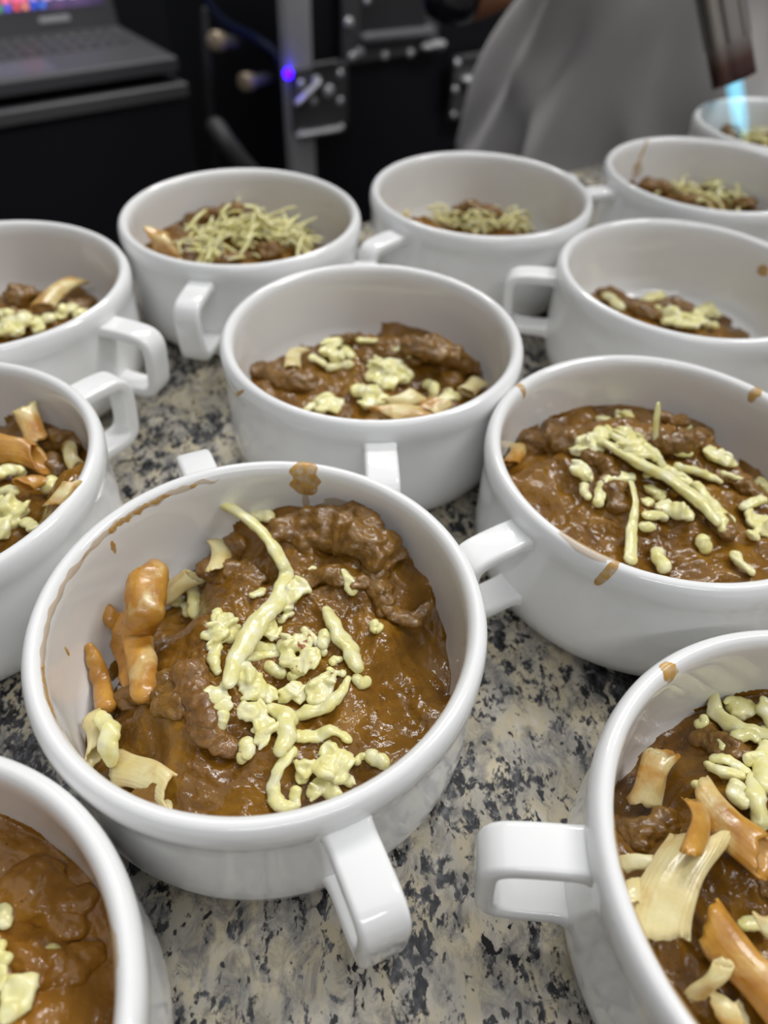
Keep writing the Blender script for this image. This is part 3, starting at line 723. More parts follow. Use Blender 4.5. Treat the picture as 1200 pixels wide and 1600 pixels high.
strand('C', [(950, 695), (1000, 725), (1050, 752), (1095, 785), (1120, 815)], [9, 11, 11, 11, 8], 0.9, 0.7, zs=[.003] * 5, nz=0.2, label='long thick cheese strand lying diagonally across the right-hand bowl')
strand('C', [(985, 748), (993, 785), (987, 825), (985, 872)], [6, 5, 9, 11], 0.8, 0.6, zs=[.001, .002, .001, .001], nz=0.2, label='cheese strand hanging down to the front rim of the right-hand bowl')
strand('C', [(1024, 685), (1026, 655), (1028, 634)], [9, 8, 5], 0.8, 0.5, zs=[.002, .008, .013], nz=0.15, label='upright cheese sliver sticking up at the back of the right-hand bowl')
for p, r, t in [([(938, 655), (965, 668), (1000, 682)], [8, 9, 8], 0), ([(935, 785), (948, 755), (985, 745)], [9, 11, 8], 0), ([(912, 760), (918, 775)], 7, 0), ([(1045, 702), (1075, 706)], 8, 0), ([(1010, 742), (1040, 735), (1075, 752)], [6, 8, 8], 0),
                ([(1060, 730), (1100, 740), (1125, 752)], [8, 8, 5], 0), ([(1090, 760), (1112, 790), (1140, 812)], [9, 12, 9], 0), ([(1120, 800), (1128, 825)], 8, 0), ([(1162, 792), (1190, 782)], 8, 0), ([(1098, 842), (1103, 856)], 9, 0), ([(1028, 862), (1036, 885)], 11, 0),
                ([(1150, 870), (1172, 893)], [11, 8], 0), ([(1010, 805), (1035, 808)], 8, 0), ([(1005, 822), (1020, 822)], 7, 0), ([(1000, 690), (1020, 705), (1035, 725)], [7, 8, 7], 0), ([(940, 690), (970, 705)], 8, 0), ([(960, 680), (1000, 705), (1020, 715)], 8, 0), ([(1130, 740), (1155, 748)], 6, 0), ([(905, 690), (930, 680)], 8, 0)]:
    strand('C', p, r, 0.9, 0.75, zs=[.001] * len(p))
for p, r, t in [([(905, 705), (925, 695), (945, 680), (930, 710)], [13, 15, 14, 11], 0), ([(960, 665), (975, 680), (990, 695), (1000, 710), (975, 700)], [12, 14, 14, 13, 14], 0), ([(972, 648), (982, 650)], [11, 10], 0), ([(1055, 670), (1068, 668)], [12, 10], 0), ([(1115, 712), (1130, 718), (1140, 725)], [13, 14, 9], 0),
                ([(905, 735), (915, 745)], [13, 10], 0), ([(1018, 765), (1028, 775), (1012, 785)], [11, 11, 9], 1), ([(1040, 795), (1060, 800), (1075, 808)], [14, 14, 11], 1), ([(1180, 815), (1190, 830), (1175, 838)], [16, 13, 10], 0), ([(1188, 758), (1200, 765)], [11, 10], 0)]:
    clump('C', p, r, bool(t), vox=0.0006)
smear('C', 143, -.002, .006, .0034, seed=50, taper=.4); smear('C', 42, -.001, .006, .004, seed=51)
smear('C', -121, -.0105, .001, .0032, seed=52, lean=.003); smear('C', -127, -.002, .004, .016, SMEAR_PALE, seed=53)

# ------------------------------------------------------------------ bowl D
stew('D', Field('D', 0.030, [(970, 1290, .022), (1000, 1300, .028), (1050, 1240, .029), (1100, 1160, .028), (1150, 1150, .029), (1190, 1200, .030), (1100, 1300, .030), (1150, 1350, .028), (1190, 1450, .027), (1000, 1400, .030), (1080, 1500, .028),
    (1150, 1580, .026), ], wall=[(962, 1275), (985, 1250), (1050, 1185), (1090, 1122), (1130, 1087), (1200, 1078)], amp=0.0025, sig=0.0095, seed=31), 'brown beef stew with penne in the lower right corner bowl', 80, 180)
meat('D', [(1100, 1150), (1130, 1165), (1160, 1180)], [18, 22, 20], 'sauced beef piece under the cheese in the lower right corner bowl', 0.6, 0.1)
meat('D', [(1140, 1290), (1180, 1330), (1200, 1380)], [22, 26, 22], 'beef chunk between the penne in the lower right corner bowl', 0.6, 0.0)
meat('D', [(985, 1300), (1015, 1310), (1050, 1290)], [22, 26, 22], 'gravy-coated beef lump by the left wall of the lower right corner bowl', 0.6, 0.1)
penne('D', (1040, 1470), (1078, 1300), 88, 'big pale ridged penne lying in the middle of the lower right corner bowl', P_PLAIN, 0.42, 0.02, 0.35, -0.35, .006, .008, ridges=24)
penne('D', (1088, 1340), (1075, 1245), 40, 'torn orange-stained pasta flap above the big penne in the lower right bowl', P_ORANGE, 0.5, 0.05, 0.6, 0.5, .011, .012)
penne('D', (1100, 1245), (1195, 1340), 56, 'diagonal yellow penne right of the big one in the lower right corner bowl', P_SAUCE, 0.5, 0.03, 0.5, 0.2, .008, .006, ridges=22)
penne('D', (1120, 1440), (1215, 1580), 62, 'orange sauce-soaked penne at the lower right frame edge', P_ORANGE, 0.55, 0.0, 0.5, 0.2, .006, .005)
penne('D', (1000, 1250), (1042, 1180), 46, 'ridged penne standing against the left wall of the lower right corner bowl', P_SAUCE, 0.6, 0.0, 0.4, 0.2, .005, .008)
penne('D', (972, 1352), (1030, 1352), 24, 'flat pale pasta strip by the left rim of the lower right corner bowl', P_PLAIN, 0.4, 0.0, 0.4, 0.1, .004, .005)
penne('D', (985, 1380), (992, 1420), 28, 'small pale pasta end by the left rim of the lower right bowl', P_PLAIN, 0.5, 0.0, 0.4, 0.1, .003, .003)
penne('D', (1090, 1560), (1125, 1500), 26, 'small curved pale pasta piece at the bottom of the lower right bowl', P_PLAIN, 0.6, 0.08, 0.4, 0.1, .004, .006)
penne('D', (1115, 1570), (1165, 1590), 40, 'pale penne end at the bottom frame edge in the lower right bowl', P_PLAIN, 0.55, 0.0, 0.5, 0.2, .003, .003)
penne('D', (1185, 1440), (1215, 1450), 26, 'pale pasta piece at the right frame edge over the orange penne', P_PLAIN, 0.6, 0.0, 0.5, 0.2, .009, .009)
for p, r in [([(1118, 1090), (1118, 1112), (1140, 1132), (1175, 1142), (1200, 1150)], [8, 10, 11, 11, 10]), ([(1092, 1130), (1100, 1124)], 8), ([(1128, 1160), (1132, 1170)], 8), ([(1150, 1152), (1180, 1152)], 9), ([(1118, 1185), (1140, 1190), (1165, 1205)], [9, 11, 9]), ([(1108, 1195), (1130, 1208), (1155, 1212)], [8, 10, 9]),
             ([(1172, 1188), (1190, 1182)], 10), ([(1196, 1165), (1192, 1200), (1198, 1230)], [11, 13, 12]), ([(1178, 1215), (1184, 1250), (1188, 1285)], [10, 14, 13]), ([(1150, 1230), (1160, 1250)], 13), ([(1090, 1228), (1110, 1240), (1130, 1260)], [9, 10, 8]), ([(1165, 1445), (1195, 1455)], 11)]:
    strand('D', p, r, 0.9, 0.75, zs=[.0015] * len(p))
for p, r in [([(1148, 1105), (1165, 1108), (1155, 1118)], [15, 14, 11]), ([(1195, 1110), (1205, 1125)], [16, 15]), ([(1198, 1145), (1208, 1165)], [12, 12])]:
    clump('D', p, r, False, vox=0.0006)
smear('D', 127, -.001, .0055, .005, SMEAR, seed=60); smear('D', 180, .002, .0045, .016, SMEAR_PALE, seed=61); smear('D', 212, .0015, .0046, .020, SMEAR_PALE, seed=62); smear('D', 196, .0022, .0046, .012, SMEAR_PALE, seed=63)

# ------------------------------------------------------------------ bowl E
stew('E', Field('E', 0.031, [(0, 1290, .031), (80, 1340, .031), (140, 1430, .031), (160, 1550, .031), (50, 1450, .032), (50, 1550, .032)], wall=[(0, 1278), (60, 1312), (120, 1375), (155, 1450), (170, 1540)], amp=0.0021, sig=0.012, seed=41), 'orange-brown beef stew in the lower left corner bowl', 70, 160, STEW_ORANGE)
meat('E', [(20, 1400), (60, 1390), (110, 1410)], [36, 42, 34], 'smooth beef chunk below the gravy in the lower left corner bowl', 0.35, 0.1, material=STEW_ORANGE, nz=0.3)
meat('E', [(90, 1440), (112, 1450)], [20, 22], 'rounded beef lump near the rim in the lower left corner bowl', 0.6, 0.2, material=STEW_ORANGE)
meat('E', [(30, 1500), (80, 1520), (140, 1500)], [26, 30, 24], 'broad beef piece beside the cheese in the lower left corner bowl', 0.4, 0.1, material=STEW_ORANGE, nz=0.3)
for p, r in [([(0, 1425), (8, 1440)], 12), ([(70, 1492), (85, 1486)], 11), ([(0, 1480), (6, 1500)], 11)]: strand('E', p, r, 0.8, 0.7)
for p, r in [([(25, 1545), (45, 1540), (35, 1565), (15, 1585)], [17, 15, 18, 14]), ([(0, 1520), (2, 1540)], [12, 10])]: clump('E', p, r, False, vox=0.0007)
smear('E', 22, .0015, .006, .010, SMEAR_PALE, seed=70)

# ------------------------------------------------------------------ bowl F
stew('F', Field('F', 0.025, [(100, 700, .024), (60, 740, .026), (110, 740, .026), (30, 800, .028), (0, 720, .027), (80, 680, .020), ], wall=[(135, 745), (125, 700), (100, 672), (40, 645), (0, 668)], amp=0.0022, sig=0.010, seed=51), 'brown beef stew with penne in the left edge bowl', 60, 140)
meat('F', [(70, 690), (95, 685), (110, 695)], [14, 18, 14], 'dark beef lump at the far wall of the left edge bowl', 0.8, 0.5)
meat('F', [(80, 725), (100, 735)], [16, 16], 'small beef piece between the penne of the left edge bowl', 0.7, 0.3)
penne('F', (50, 690), (44, 635), 34, 'upright penne end against the far wall of the left edge bowl', P_SAUCE, 0.6, 0.0, 0.5, 0.3, .006, .012)
penne('F', (0, 700), (62, 722), 40, 'open orange penne lying towards the right in the left edge bowl', P_ORANGE, 0.65, 0.0, 0.7, 0.4, .007, .005)
penne('F', (38, 760), (72, 752), 28, 'small orange penne end in the middle of the left edge bowl', P_ORANGE, 0.7, 0.0, 0.5, 0.2, .005, .005)
penne('F', (100, 702), (128, 730), 22, 'pale curved penne by the right wall of the left edge bowl', P_PLAIN, 0.6, 0.06, 0.5, 0.2, .005, .004)
penne('F', (85, 790), (110, 752), 24, 'pale penne along the near rim of the left edge bowl', P_SAUCE, 0.6, 0.0, 0.5, 0.2, .004, .004)
for p, r in [([(0, 738), (30, 740)], [12, 10]), ([(76, 760), (84, 752)], 12), ([(106, 752), (114, 748)], 7), ([(0, 770), (22, 768)], 9), ([(40, 815), (50, 825)], 9)]: strand('F', p, r, 0.9, 0.75, zs=[.002] * len(p))
for p, r in [([(5, 790), (25, 795), (15, 815), (35, 800), (0, 830)], [18, 18, 17, 12, 16])]: clump('F', p, r, False, vox=0.0007)

# ------------------------------------------------------------------ bowl G
stew('G', Field('G', 0.022, [(30, 470, .024), (80, 470, .022), (130, 470, .020), (30, 510, .025), (100, 490, .022), ], wall=[(155, 477), (130, 452), (60, 456), (0, 470)], amp=0.0022, sig=0.010, seed=61), 'brown stew with toasted cheese in the upper left edge bowl', 50, 120)
meat('G', [(25, 468), (40, 462)], [17, 17], 'rounded beef lump at the back of the upper left edge bowl', 0.9, 0.5)
meat('G', [(105, 478), (140, 474)], [12, 12], 'beef scrap by the right wall of the upper left edge bowl', 0.7, 0.3)
penne('G', (60, 475), (128, 442), 26, 'orange-stained penne leaning to the right wall of the upper left edge bowl', P_SAUCE, 0.6, 0.0, 0.6, 0.2, .006, .011)
for p, r, t in [([(15, 505), (35, 500), (55, 505), (25, 520), (5, 520)], [14, 14, 12, 13, 13], 1), ([(75, 500), (95, 495), (60, 515)], [11, 10, 10], 0)]: clump('G', p, r, bool(t), vox=0.0008)
for p, r in [([(98, 484), (112, 480)], 9), ([(120, 492), (132, 488)], 7), ([(0, 490), (15, 488)], 8)]: strand('G', p, r, 0.9, 0.75)
smear('G', -8, .003, .012, .0012, SMEAR_PALE, seed=80)

# ------------------------------------------------------------------ bowls H to L
stew('H', Field('H', 0.024, [(300, 370, .030), (370, 350, .032), (430, 370, .030), (470, 390, .022), (280, 390, .024), (380, 400, .028), (330, 330, .020), ], wall=[(235, 385), (290, 350), (360, 328), (440, 348), (497, 385)], amp=0.0018, sig=0.011, seed=71), 'brown stew below the cheese heap in the back-row bowl', 50, 120)
meat('H', [(300, 345), (330, 335), (370, 328)], [11, 13, 11], 'brown beef strip behind the heap of cheese in the back-row bowl', 0.8, 0.5, zs=[.002, .004, .005])
meat('H', [(410, 395), (430, 392)], [13, 13], 'dark beef lump at the front of the cheese-heaped bowl', 0.9, 0.6)
meat('H', [(345, 408), (365, 405)], [11, 11], 'dark beef scrap at the near rim of the cheese-heaped bowl', 0.9, 0.6)
penne('H', (235, 378), (272, 384), 40, 'yellow penne at the left wall of the cheese-heaped bowl', P_SAUCE, 0.8, 0.0, 0.4, 0.2, .010, .008)
heap('H', [(310, 385), (335, 370), (360, 360), (385, 350), (410, 355), (340, 400), (435, 370), (460, 380), (375, 385), (320, 395), (445, 360), (400, 370), (478, 388)], 190, 'tall heap of pale grated cheese shreds in the back-row bowl left of the centre', (13, 9), 0.016, 0.00095, 0.0045, 5)
stew('I', Field('I', 0.016, [(700, 350, .016), (745, 345, .020), (790, 350, .018), ], wall=[(640, 355), (680, 345), (740, 325), (790, 337), (830, 358)], amp=0.0018, sig=0.011, seed=81), 'small serving of brown stew in the back-row bowl by the apron', 40, 100)
meat('I', [(715, 330), (740, 326), (765, 332)], [10, 12, 11], 'browned beef crumb on top of the cheese in the back-row bowl by the apron', 0.9, 0.7, zs=[.004, .005, .004])
meat('I', [(768, 335), (780, 338)], [9, 9], 'small beef crumb beside the browned one in the back-row bowl', 0.9, 0.7, zs=[.004, .003])
penne('I', (622, 325), (640, 338), 20, 'yellow pasta end at the left wall of the back-row bowl by the apron', P_PLAIN, 0.6, 0.0, 0.4, 0.2, .006, .004)
heap('I', [(690, 348), (720, 345), (745, 345), (770, 348), (800, 352), (735, 355), (760, 355), (815, 355)], 150, 'toasted grated cheese in the back-row bowl in front of the grey apron', (12, 5), 0.010, 0.0009, 0.0035, 6, toasted=True)
stew('J', Field('J', 0.013, [(960, 460, .013), (1010, 480, .018), (1060, 490, .019), (1110, 500, .014), ], wall=[(935, 458), (1000, 466), (1060, 472), (1120, 492), (1140, 520)], amp=0.0016, sig=0.011, seed=91), 'small serving of brown stew in the right edge bowl with the brown spot', 40, 100)
meat('J', [(942, 456), (955, 460)], [9, 10], 'browned beef bit at the left wall of the right edge bowl with the brown spot', 0.9, 0.6)
meat('J', [(980, 475), (1010, 488), (1030, 495)], [10, 13, 11], 'brown beef strip left of the cheese in the right edge bowl', 0.8, 0.6)
meat('J', [(1035, 476), (1055, 474), (1070, 484)], [10, 12, 10], 'arched beef strip behind the cheese in the right edge bowl', 0.8, 0.9, zs=[.002, .003, .002])
for p, r in [([(948, 462), (962, 472), (970, 480)], 7), ([(1030, 485), (1050, 490), (1070, 496)], [9, 12, 9]), ([(1010, 468), (1030, 462)], 9), ([(1085, 490), (1105, 480)], 10), ([(1095, 505), (1115, 508)], 8), ([(1060, 505), (1085, 508)], 8), ([(1110, 478), (1118, 490)], 9), ([(1040, 502), (1060, 500)], 7)]: strand('J', p, r, 0.9, 0.75, zs=[.001] * len(p))
clump('J', [(1085, 500), (1100, 492)], [11, 11], False, vox=0.0008)
smear('J', 31, .010, .0155, .0062, seed=90); smear('J', 27, -.001, .003, .010, SMEAR_PALE, seed=91)
stew('K', Field('K', 0.016, [(1020, 295, .018), (1080, 308, .020), (1150, 320, .017), (1000, 285, .012), ], wall=[(1003, 287), (1060, 292), (1130, 302), (1180, 322)], amp=0.0016, sig=0.011, seed=101), 'brown stew in the right edge bowl with the sauce streak', 40, 100)
meat('K', [(1008, 290), (1025, 292), (1040, 298)], [10, 12, 10], 'brown beef piece at the left wall of the streaked right edge bowl', 0.9, 0.6, zs=[.003, .003, .002])
meat('K', [(1060, 308), (1085, 314), (1110, 318)], [9, 10, 9], 'beef strip under the cheese in the streaked right edge bowl', 0.8, 0.6)
meat('K', [(1155, 318), (1172, 318)], [9, 9], 'browned beef crumb at the right of the streaked right edge bowl', 0.9, 0.6, zs=[.002, .002])
heap('K', [(1050, 295), (1060, 300), (1095, 302), (1115, 300), (1130, 308), (1085, 310), (1150, 322), (1100, 318)], 70, 'pale grated cheese in the streaked right edge bowl', (9, 5), 0.011, 0.001, 0.003, 8)
smear('K', 117, .001, .020, .0026, seed=95, lean=.006); smear('K', 121, .014, .024, .008, SMEAR_PALE, seed=96)
stew('L', Field('L', 0.020, [(1140, 212, .022), (1180, 222, .022), (1200, 225, .02)], wall=[(1130, 207), (1160, 210), (1200, 214)], amp=0.0016, sig=0.012, seed=111), 'brown stew in the farthest bowl under the torch flame', 40, 100)
meat('L', [(1135, 205), (1145, 206)], [9, 10], 'brown beef lump left of the flame in the farthest bowl', 0.9, 0.9, zs=[.003, .003])
heap('L', [(1160, 218), (1180, 222), (1195, 222), (1170, 225), (1150, 215)], 60, 'grated cheese being toasted in the farthest bowl', (7, 4), 0.010, 0.0009, 0.003, 9)

# same-looking neighbours: say which one is nearer the viewer
_by = {}
for o in list(COL.objects):
    if o.get('category') == 'cheese' and not o.get('kind'): _by.setdefault(o['label'], []).append(o)
def _near(o):
    v = o.data.vertices; c = sum((q.co for q in v), Vector()) / len(v); return (c - CAM).length
for lab, os_ in _by.items():
    if len(os_) < 2: continue
    os_.sort(key=_near)
    words = {2: ('nearer viewer', 'farther away'), 3: ('nearest viewer', 'second nearest', 'farthest away'), 4: ('nearest viewer', 'second nearest', 'third nearest', 'farthest away')}.get(len(os_))
    if words:
        for o, w_ in zip(os_, words): o['label'] = lab + ', ' + w_

# ------------------------------------------------------------------ torch with flame, above the farthest bowl
def torch():
    tip = CAM + ray(1147, 126) * (0.575 / ray(1147, 126).y)
    up_ = CAM + ray(1122, -20) * (0.590 / ray(1122, -20).y)
    ax = (up_ - tip).normalized(); L = 0.12; R = 0.0140
    t = empty('kitchen_torch', tip); tag(t, 'steel nozzle of a handheld kitchen torch with heat-tinted tip, pointing down', 'torch')
    q = ax.to_track_quat('Z', 'Y')
    st = mat('torch_steel', (0.45, 0.42, 0.39), 0.28, Metallic=0.65)
    gz = nd(st, 'ShaderNodeSeparateXYZ'); lk(st, coords(st), gz.inputs[0])
    lk(st, ramp(st, gz.outputs[2], [(0.0, (0.085, 0.045, 0.045)), (0.012, (0.15, 0.085, 0.07)), (0.028, (0.46, 0.43, 0.40)), (1, (0.55, 0.53, 0.51))]), pb(st).inputs['Base Color'])
    pr = [(R * 0.84, 0.004), (R * 0.84, 0.0), (R, 0.0), (R * 1.02, 0.001), (R * 1.0, 0.004), (R, L * 0.5), (R, L), (R * 0.84, L), (R * 0.84, 0.004)]
    o = obj('nozzle', lathe(pr, 48), st, t); o.rotation_mode = 'QUATERNION'; o.rotation_quaternion = q
    md = o.modifiers.new('edge', 'EDGE_SPLIT')
    bd = [(0.0, L - 0.02), (0.008, L - 0.02), (R * 1.05, L - 0.002), (0.016, L + 0.01), (0.018, L + 0.05), (0.028, L + 0.07), (0.031, L + 0.09), (0.031, L + 0.22), (0.026, L + 0.235), (0.0, L + 0.235)]
    o = obj('gas_body', lathe(bd, 40), GLOVE, t); o.rotation_mode = 'QUATERNION'; o.rotation_quaternion = q
    # slits: dark grooves along the nozzle
    for k in range(8):
        a = k * math.pi / 4 + 0.3
        c = Vector((math.cos(a) * R * 1.003, math.sin(a) * R * 1.003, L * 0.55))
        g = obj('groove', bevel_box(c, (0.0012, 0.0008, L * 0.7), 0.0003, 1, Matrix.Rotation(a + math.pi / 2, 4, 'Z')), mat('groove_dark', (0.03, 0.027, 0.025), 0.5, Metallic=0.8) if k == 0 else bpy.data.materials['groove_dark'], t)
        g.rotation_mode = 'QUATERNION'; g.rotation_quaternion = q
    # flame
    fm = bpy.data.materials.new('flame_blue'); fm.use_nodes = True; nt = fm.node_tree; nt.nodes.clear()
    out = nt.nodes.new('ShaderNodeOutputMaterial'); tr = nt.nodes.new('ShaderNodeBsdfTransparent'); em = nt.nodes.new('ShaderNodeEmission'); ad = nt.nodes.new('ShaderNodeAddShader')
    em.inputs[0].default_value = (0.10, 0.50, 0.72, 1); em.inputs[1].default_value = 0.22
    nt.links.new(tr.outputs[0], ad.inputs[0]); nt.links.new(em.outputs[0], ad.inputs[1]); nt.links.new(ad.outputs[0], out.inputs[0])
    end = at(1160, 214, 0.026)
    d = (end - tip); L2 = d.length; qf = d.to_track_quat('Z', 'Y')
    fp = [(0.0030, 0.0), (0.0058, 0.002), (0.0060, L2 * 0.3), (0.0056, L2 * 0.7), (0.0040, L2 * 0.95), (0.0008, L2)]
    f = obj('flame', lathe(fp, 32), fm); f.location = tip; f.rotation_mode = 'QUATERNION'; f.rotation_quaternion = qf
    tag(f, 'pale blue torch flame reaching down into the farthest bowl', 'flame')
    fi = obj('flame_core', lathe([(0.001, 0.0), (0.0032, 0.002), (0.0030, L2 * 0.4), (0.0006, L2 * 0.8)], 24), fm, f)
    return tip, ax, L
TIP, TAX, TL = torch()

# ------------------------------------------------------------------ person in a grey apron behind the counter
def skin_body(name, joints, bones, material, sub=2, root=0, parent=None):
    me = bpy.data.meshes.new(name)
    me.from_pydata([Vector(j[0]) for j in joints], bones, []); me.update()
    o = bpy.data.objects.new(name, me); COL.objects.link(o); me.materials.append(material)
    md = o.modifiers.new('skin', 'SKIN'); md.use_smooth_shade = True
    for i, j in enumerate(joints):
        r = j[1]; me.skin_vertices[0].data[i].radius = r if isinstance(r, tuple) else (r, r)
        me.skin_vertices[0].data[i].use_root = (i == root)
    s = o.modifiers.new('subd', 'SUBSURF'); s.levels = sub; s.render_levels = sub
    if parent: o.parent = parent
    return o
def person():
    cx, cy = 0.297, 0.93
    pe = empty('person', (0, 0, 0)); tag(pe, 'person in a grey apron standing behind the counter, working with a torch', 'person')
    X = lambda x, y, z: (cx + x, cy + y, z)
    hand_t = TIP + TAX * (TL + 0.15)
    gl = CAM + ray(792, -32) * (0.70 / ray(792, -32).y)
    J = [(X(0, 0.02, 0.02), (0.118, 0.088)), (X(0, 0.02, 0.16), (0.116, 0.088)), (X(0, 0.03, 0.32), (0.15, 0.10)), (X(0, 0.03, 0.46), (0.155, 0.085)), (X(0, 0.02, 0.55), 0.055), (X(0, 0.0, 0.64), 0.075), (X(0, -0.01, 0.73), 0.085), (X(0, -0.01, 0.80), 0.05),
         (X(-0.09, 0.02, -0.08), 0.085), (X(-0.095, 0.01, -0.42), 0.06), (X(-0.095, 0.04, -0.80), 0.04), (X(-0.10, -0.06, -0.865), 0.033),
         (X(0.09, 0.02, -0.08), 0.085), (X(0.095, 0.01, -0.42), 0.06), (X(0.095, 0.04, -0.80), 0.04), (X(0.10, -0.06, -0.865), 0.033),
         (X(-0.19, 0.03, 0.47), 0.055), (X(-0.22, 0.0, 0.22), 0.042), (tuple(gl + Vector((0.055, 0.05, 0.045))), 0.028), (tuple(gl + Vector((0.03, 0.02, 0.018))), 0.026),
         (X(0.19, 0.03, 0.47), 0.055), (X(0.20, -0.14, 0.27), 0.042), (tuple(hand_t + Vector((0.07, 0.06, -0.01))), 0.028), (tuple(hand_t + Vector((0.045, 0.03, 0.0))), 0.026)]
    B = [(0, 1), (1, 2), (2, 3), (3, 4), (4, 5), (5, 6), (6, 7), (0, 8), (8, 9), (9, 10), (10, 11), (0, 12), (12, 13), (13, 14), (14, 15), (3, 16), (16, 17), (17, 18), (18, 19), (3, 20), (20, 21), (21, 22), (22, 23)]
    skin_body('body', J, B, SKIN, 2, 0, pe)
    # clothes
    TS = [(X(0, 0.02, 0.0), (0.128, 0.100)), (X(0, 0.02, 0.16), (0.126, 0.098)), (X(0, 0.03, 0.32), (0.163, 0.112)), (X(0, 0.03, 0.46), (0.165, 0.096)), (X(0, 0.025, 0.515), 0.07),
          (X(-0.19, 0.03, 0.47), 0.068), (X(-0.212, 0.01, 0.30), 0.058), (X(0.19, 0.03, 0.47), 0.068), (X(0.197, -0.08, 0.35), 0.058)]
    skin_body('shirt', TS, [(0, 1), (1, 2), (2, 3), (3, 4), (3, 5), (5, 6), (3, 7), (7, 8)], SHIRT, 2, 0, pe)
    TR = [(X(0, 0.02, 0.03), (0.128, 0.100)), (X(0, 0.02, -0.03), (0.130, 0.102)), (X(-0.085, 0.02, -0.12), 0.09), (X(-0.095, 0.01, -0.42), 0.078), (X(-0.095, 0.04, -0.82), 0.062), (X(0.085, 0.02, -0.12), 0.09), (X(0.095, 0.01, -0.42), 0.078), (X(0.095, 0.04, -0.82), 0.062)]
    skin_body('trousers', TR, [(0, 1), (1, 2), (2, 3), (3, 4), (1, 5), (5, 6), (6, 7)], TROUSER, 2, 0, pe)
    for s in (-1, 1):
        sh = obj('shoe', ball(X(s * 0.10, -0.04, -0.865), 0.05, 0.05, 20, 1, 3, s + 2, stretch=(0.9, 2.3, 0.65)), GLOVE, pe)
    # head features
    hx = Vector(X(0, -0.01, 0.70))
    obj('hair', ball(hx + Vector((0, 0.025, 0.045)), 0.092, 0.05, 30, 1.0, 3, 4), HAIR, pe)
    obj('nose', ball(hx + Vector((0, -0.088, 0.0)), 0.016, 0.05, 40, 1.3, 2, 5), SKIN, pe)
    for s in (-1, 1):
        obj('eye', ball(hx + Vector((s * 0.03, -0.078, 0.025)), 0.011, 0.0, 40, 0.7, 2, 6), LOGO, pe)
        obj('ear', ball(hx + Vector((s * 0.083, 0.01, 0.005)), 0.022, 0.05, 40, 1.4, 2, 7, stretch=(0.4, 0.8, 1.3)), SKIN, pe)
    obj('mouth', ball(hx + Vector((0, -0.076, -0.038)), 0.02, 0.02, 40, 0.3, 2, 8), mat('lips', (0.25, 0.07, 0.05), 0.5), pe)
    # gloved hands: palm, four fingers, thumb
    def hand(c, fwd, side, nrm, curl, parent, m):
        P = lambda a, b_, n_: tuple(c + fwd * a + side * b_ + nrm * n_)
        J = [(P(-0.035, 0, 0), (0.027, 0.024)), (P(0.0, 0, 0), (0.036, 0.018)), (P(0.038, 0, 0), (0.038, 0.015))]; Bn = [(0, 1), (1, 2)]
        o = skin_body('palm', J, Bn, m, 2, 0, parent)
        for k, (yy, ln) in enumerate(((-0.030, 0.060), (-0.010, 0.070), (0.010, 0.066), (0.029, 0.052))):
            pts = [P(0.035, yy, 0), P(0.045 + ln * 0.35, yy * 1.05, -ln * 0.12 * curl), P(0.045 + ln * 0.62, yy * 1.05, -ln * 0.5 * curl), P(0.045 + ln * 0.62, yy, -ln * 0.85 * curl)]
            skin_body('finger', list(zip(pts, (0.0105, 0.0100, 0.0095, 0.008))), [(0, 1), (1, 2), (2, 3)], m, 2, 0, parent)
        pts = [P(-0.015, -0.028, -0.004), P(0.012, -0.052, -0.018), P(0.035, -0.056, -0.038)]
        skin_body('thumb', list(zip(pts, (0.013, 0.0115, 0.0095))), [(0, 1), (1, 2)], m, 2, 0, parent)
    # right hand holds a black canister, left hand holds the torch
    cb = CAM + ray(706, -2) * (0.700 / ray(706, -2).y)
    cax = Vector((0.10, 0.25, 0.96)).normalized()
    can = empty('canister', cb); tag(can, 'glossy black rounded canister held in a hand at the top edge', 'canister')
    q = cax.to_track_quat('Z', 'Y')
    for nm, pr in (('canister_body', [(0.0, -0.017), (0.010, -0.0165), (0.018, -0.013), (0.0225, -0.006), (0.0245, 0.004), (0.0245, 0.11), (0.021, 0.118), (0.0, 0.118)]), ('canister_cap', [(0.0, 0.118), (0.013, 0.118), (0.013, 0.138), (0.010, 0.142), (0.0, 0.142)])):
        o = obj(nm, lathe(pr, 40), CANISTER, can); o.rotation_mode = 'QUATERNION'; o.rotation_quaternion = q
    f1 = Vector((-0.55, 0.83, 0.05)).normalized(); s1 = cax.copy(); n1 = s1.cross(f1).normalized(); s1 = f1.cross(n1).normalized()
    hand(cb + cax * 0.040 + Vector((0.044, 0.0, 0.0)), f1, s1, n1 if n1.x > 0 else -n1, 1.0, pe, SKIN)
    f2 = Vector((-0.9, -0.4, 0.1)).normalized(); s2 = TAX.copy(); n2 = s2.cross(f2).normalized(); s2 = f2.cross(n2).normalized()
    hand(hand_t - n2 * -0.038, f2, s2, n2, 1.0, pe, SKIN)
    # apron: wrapped cloth with folds, from the chest to below the knees
    V, Fc = [], []; NU, NV = 110, 60
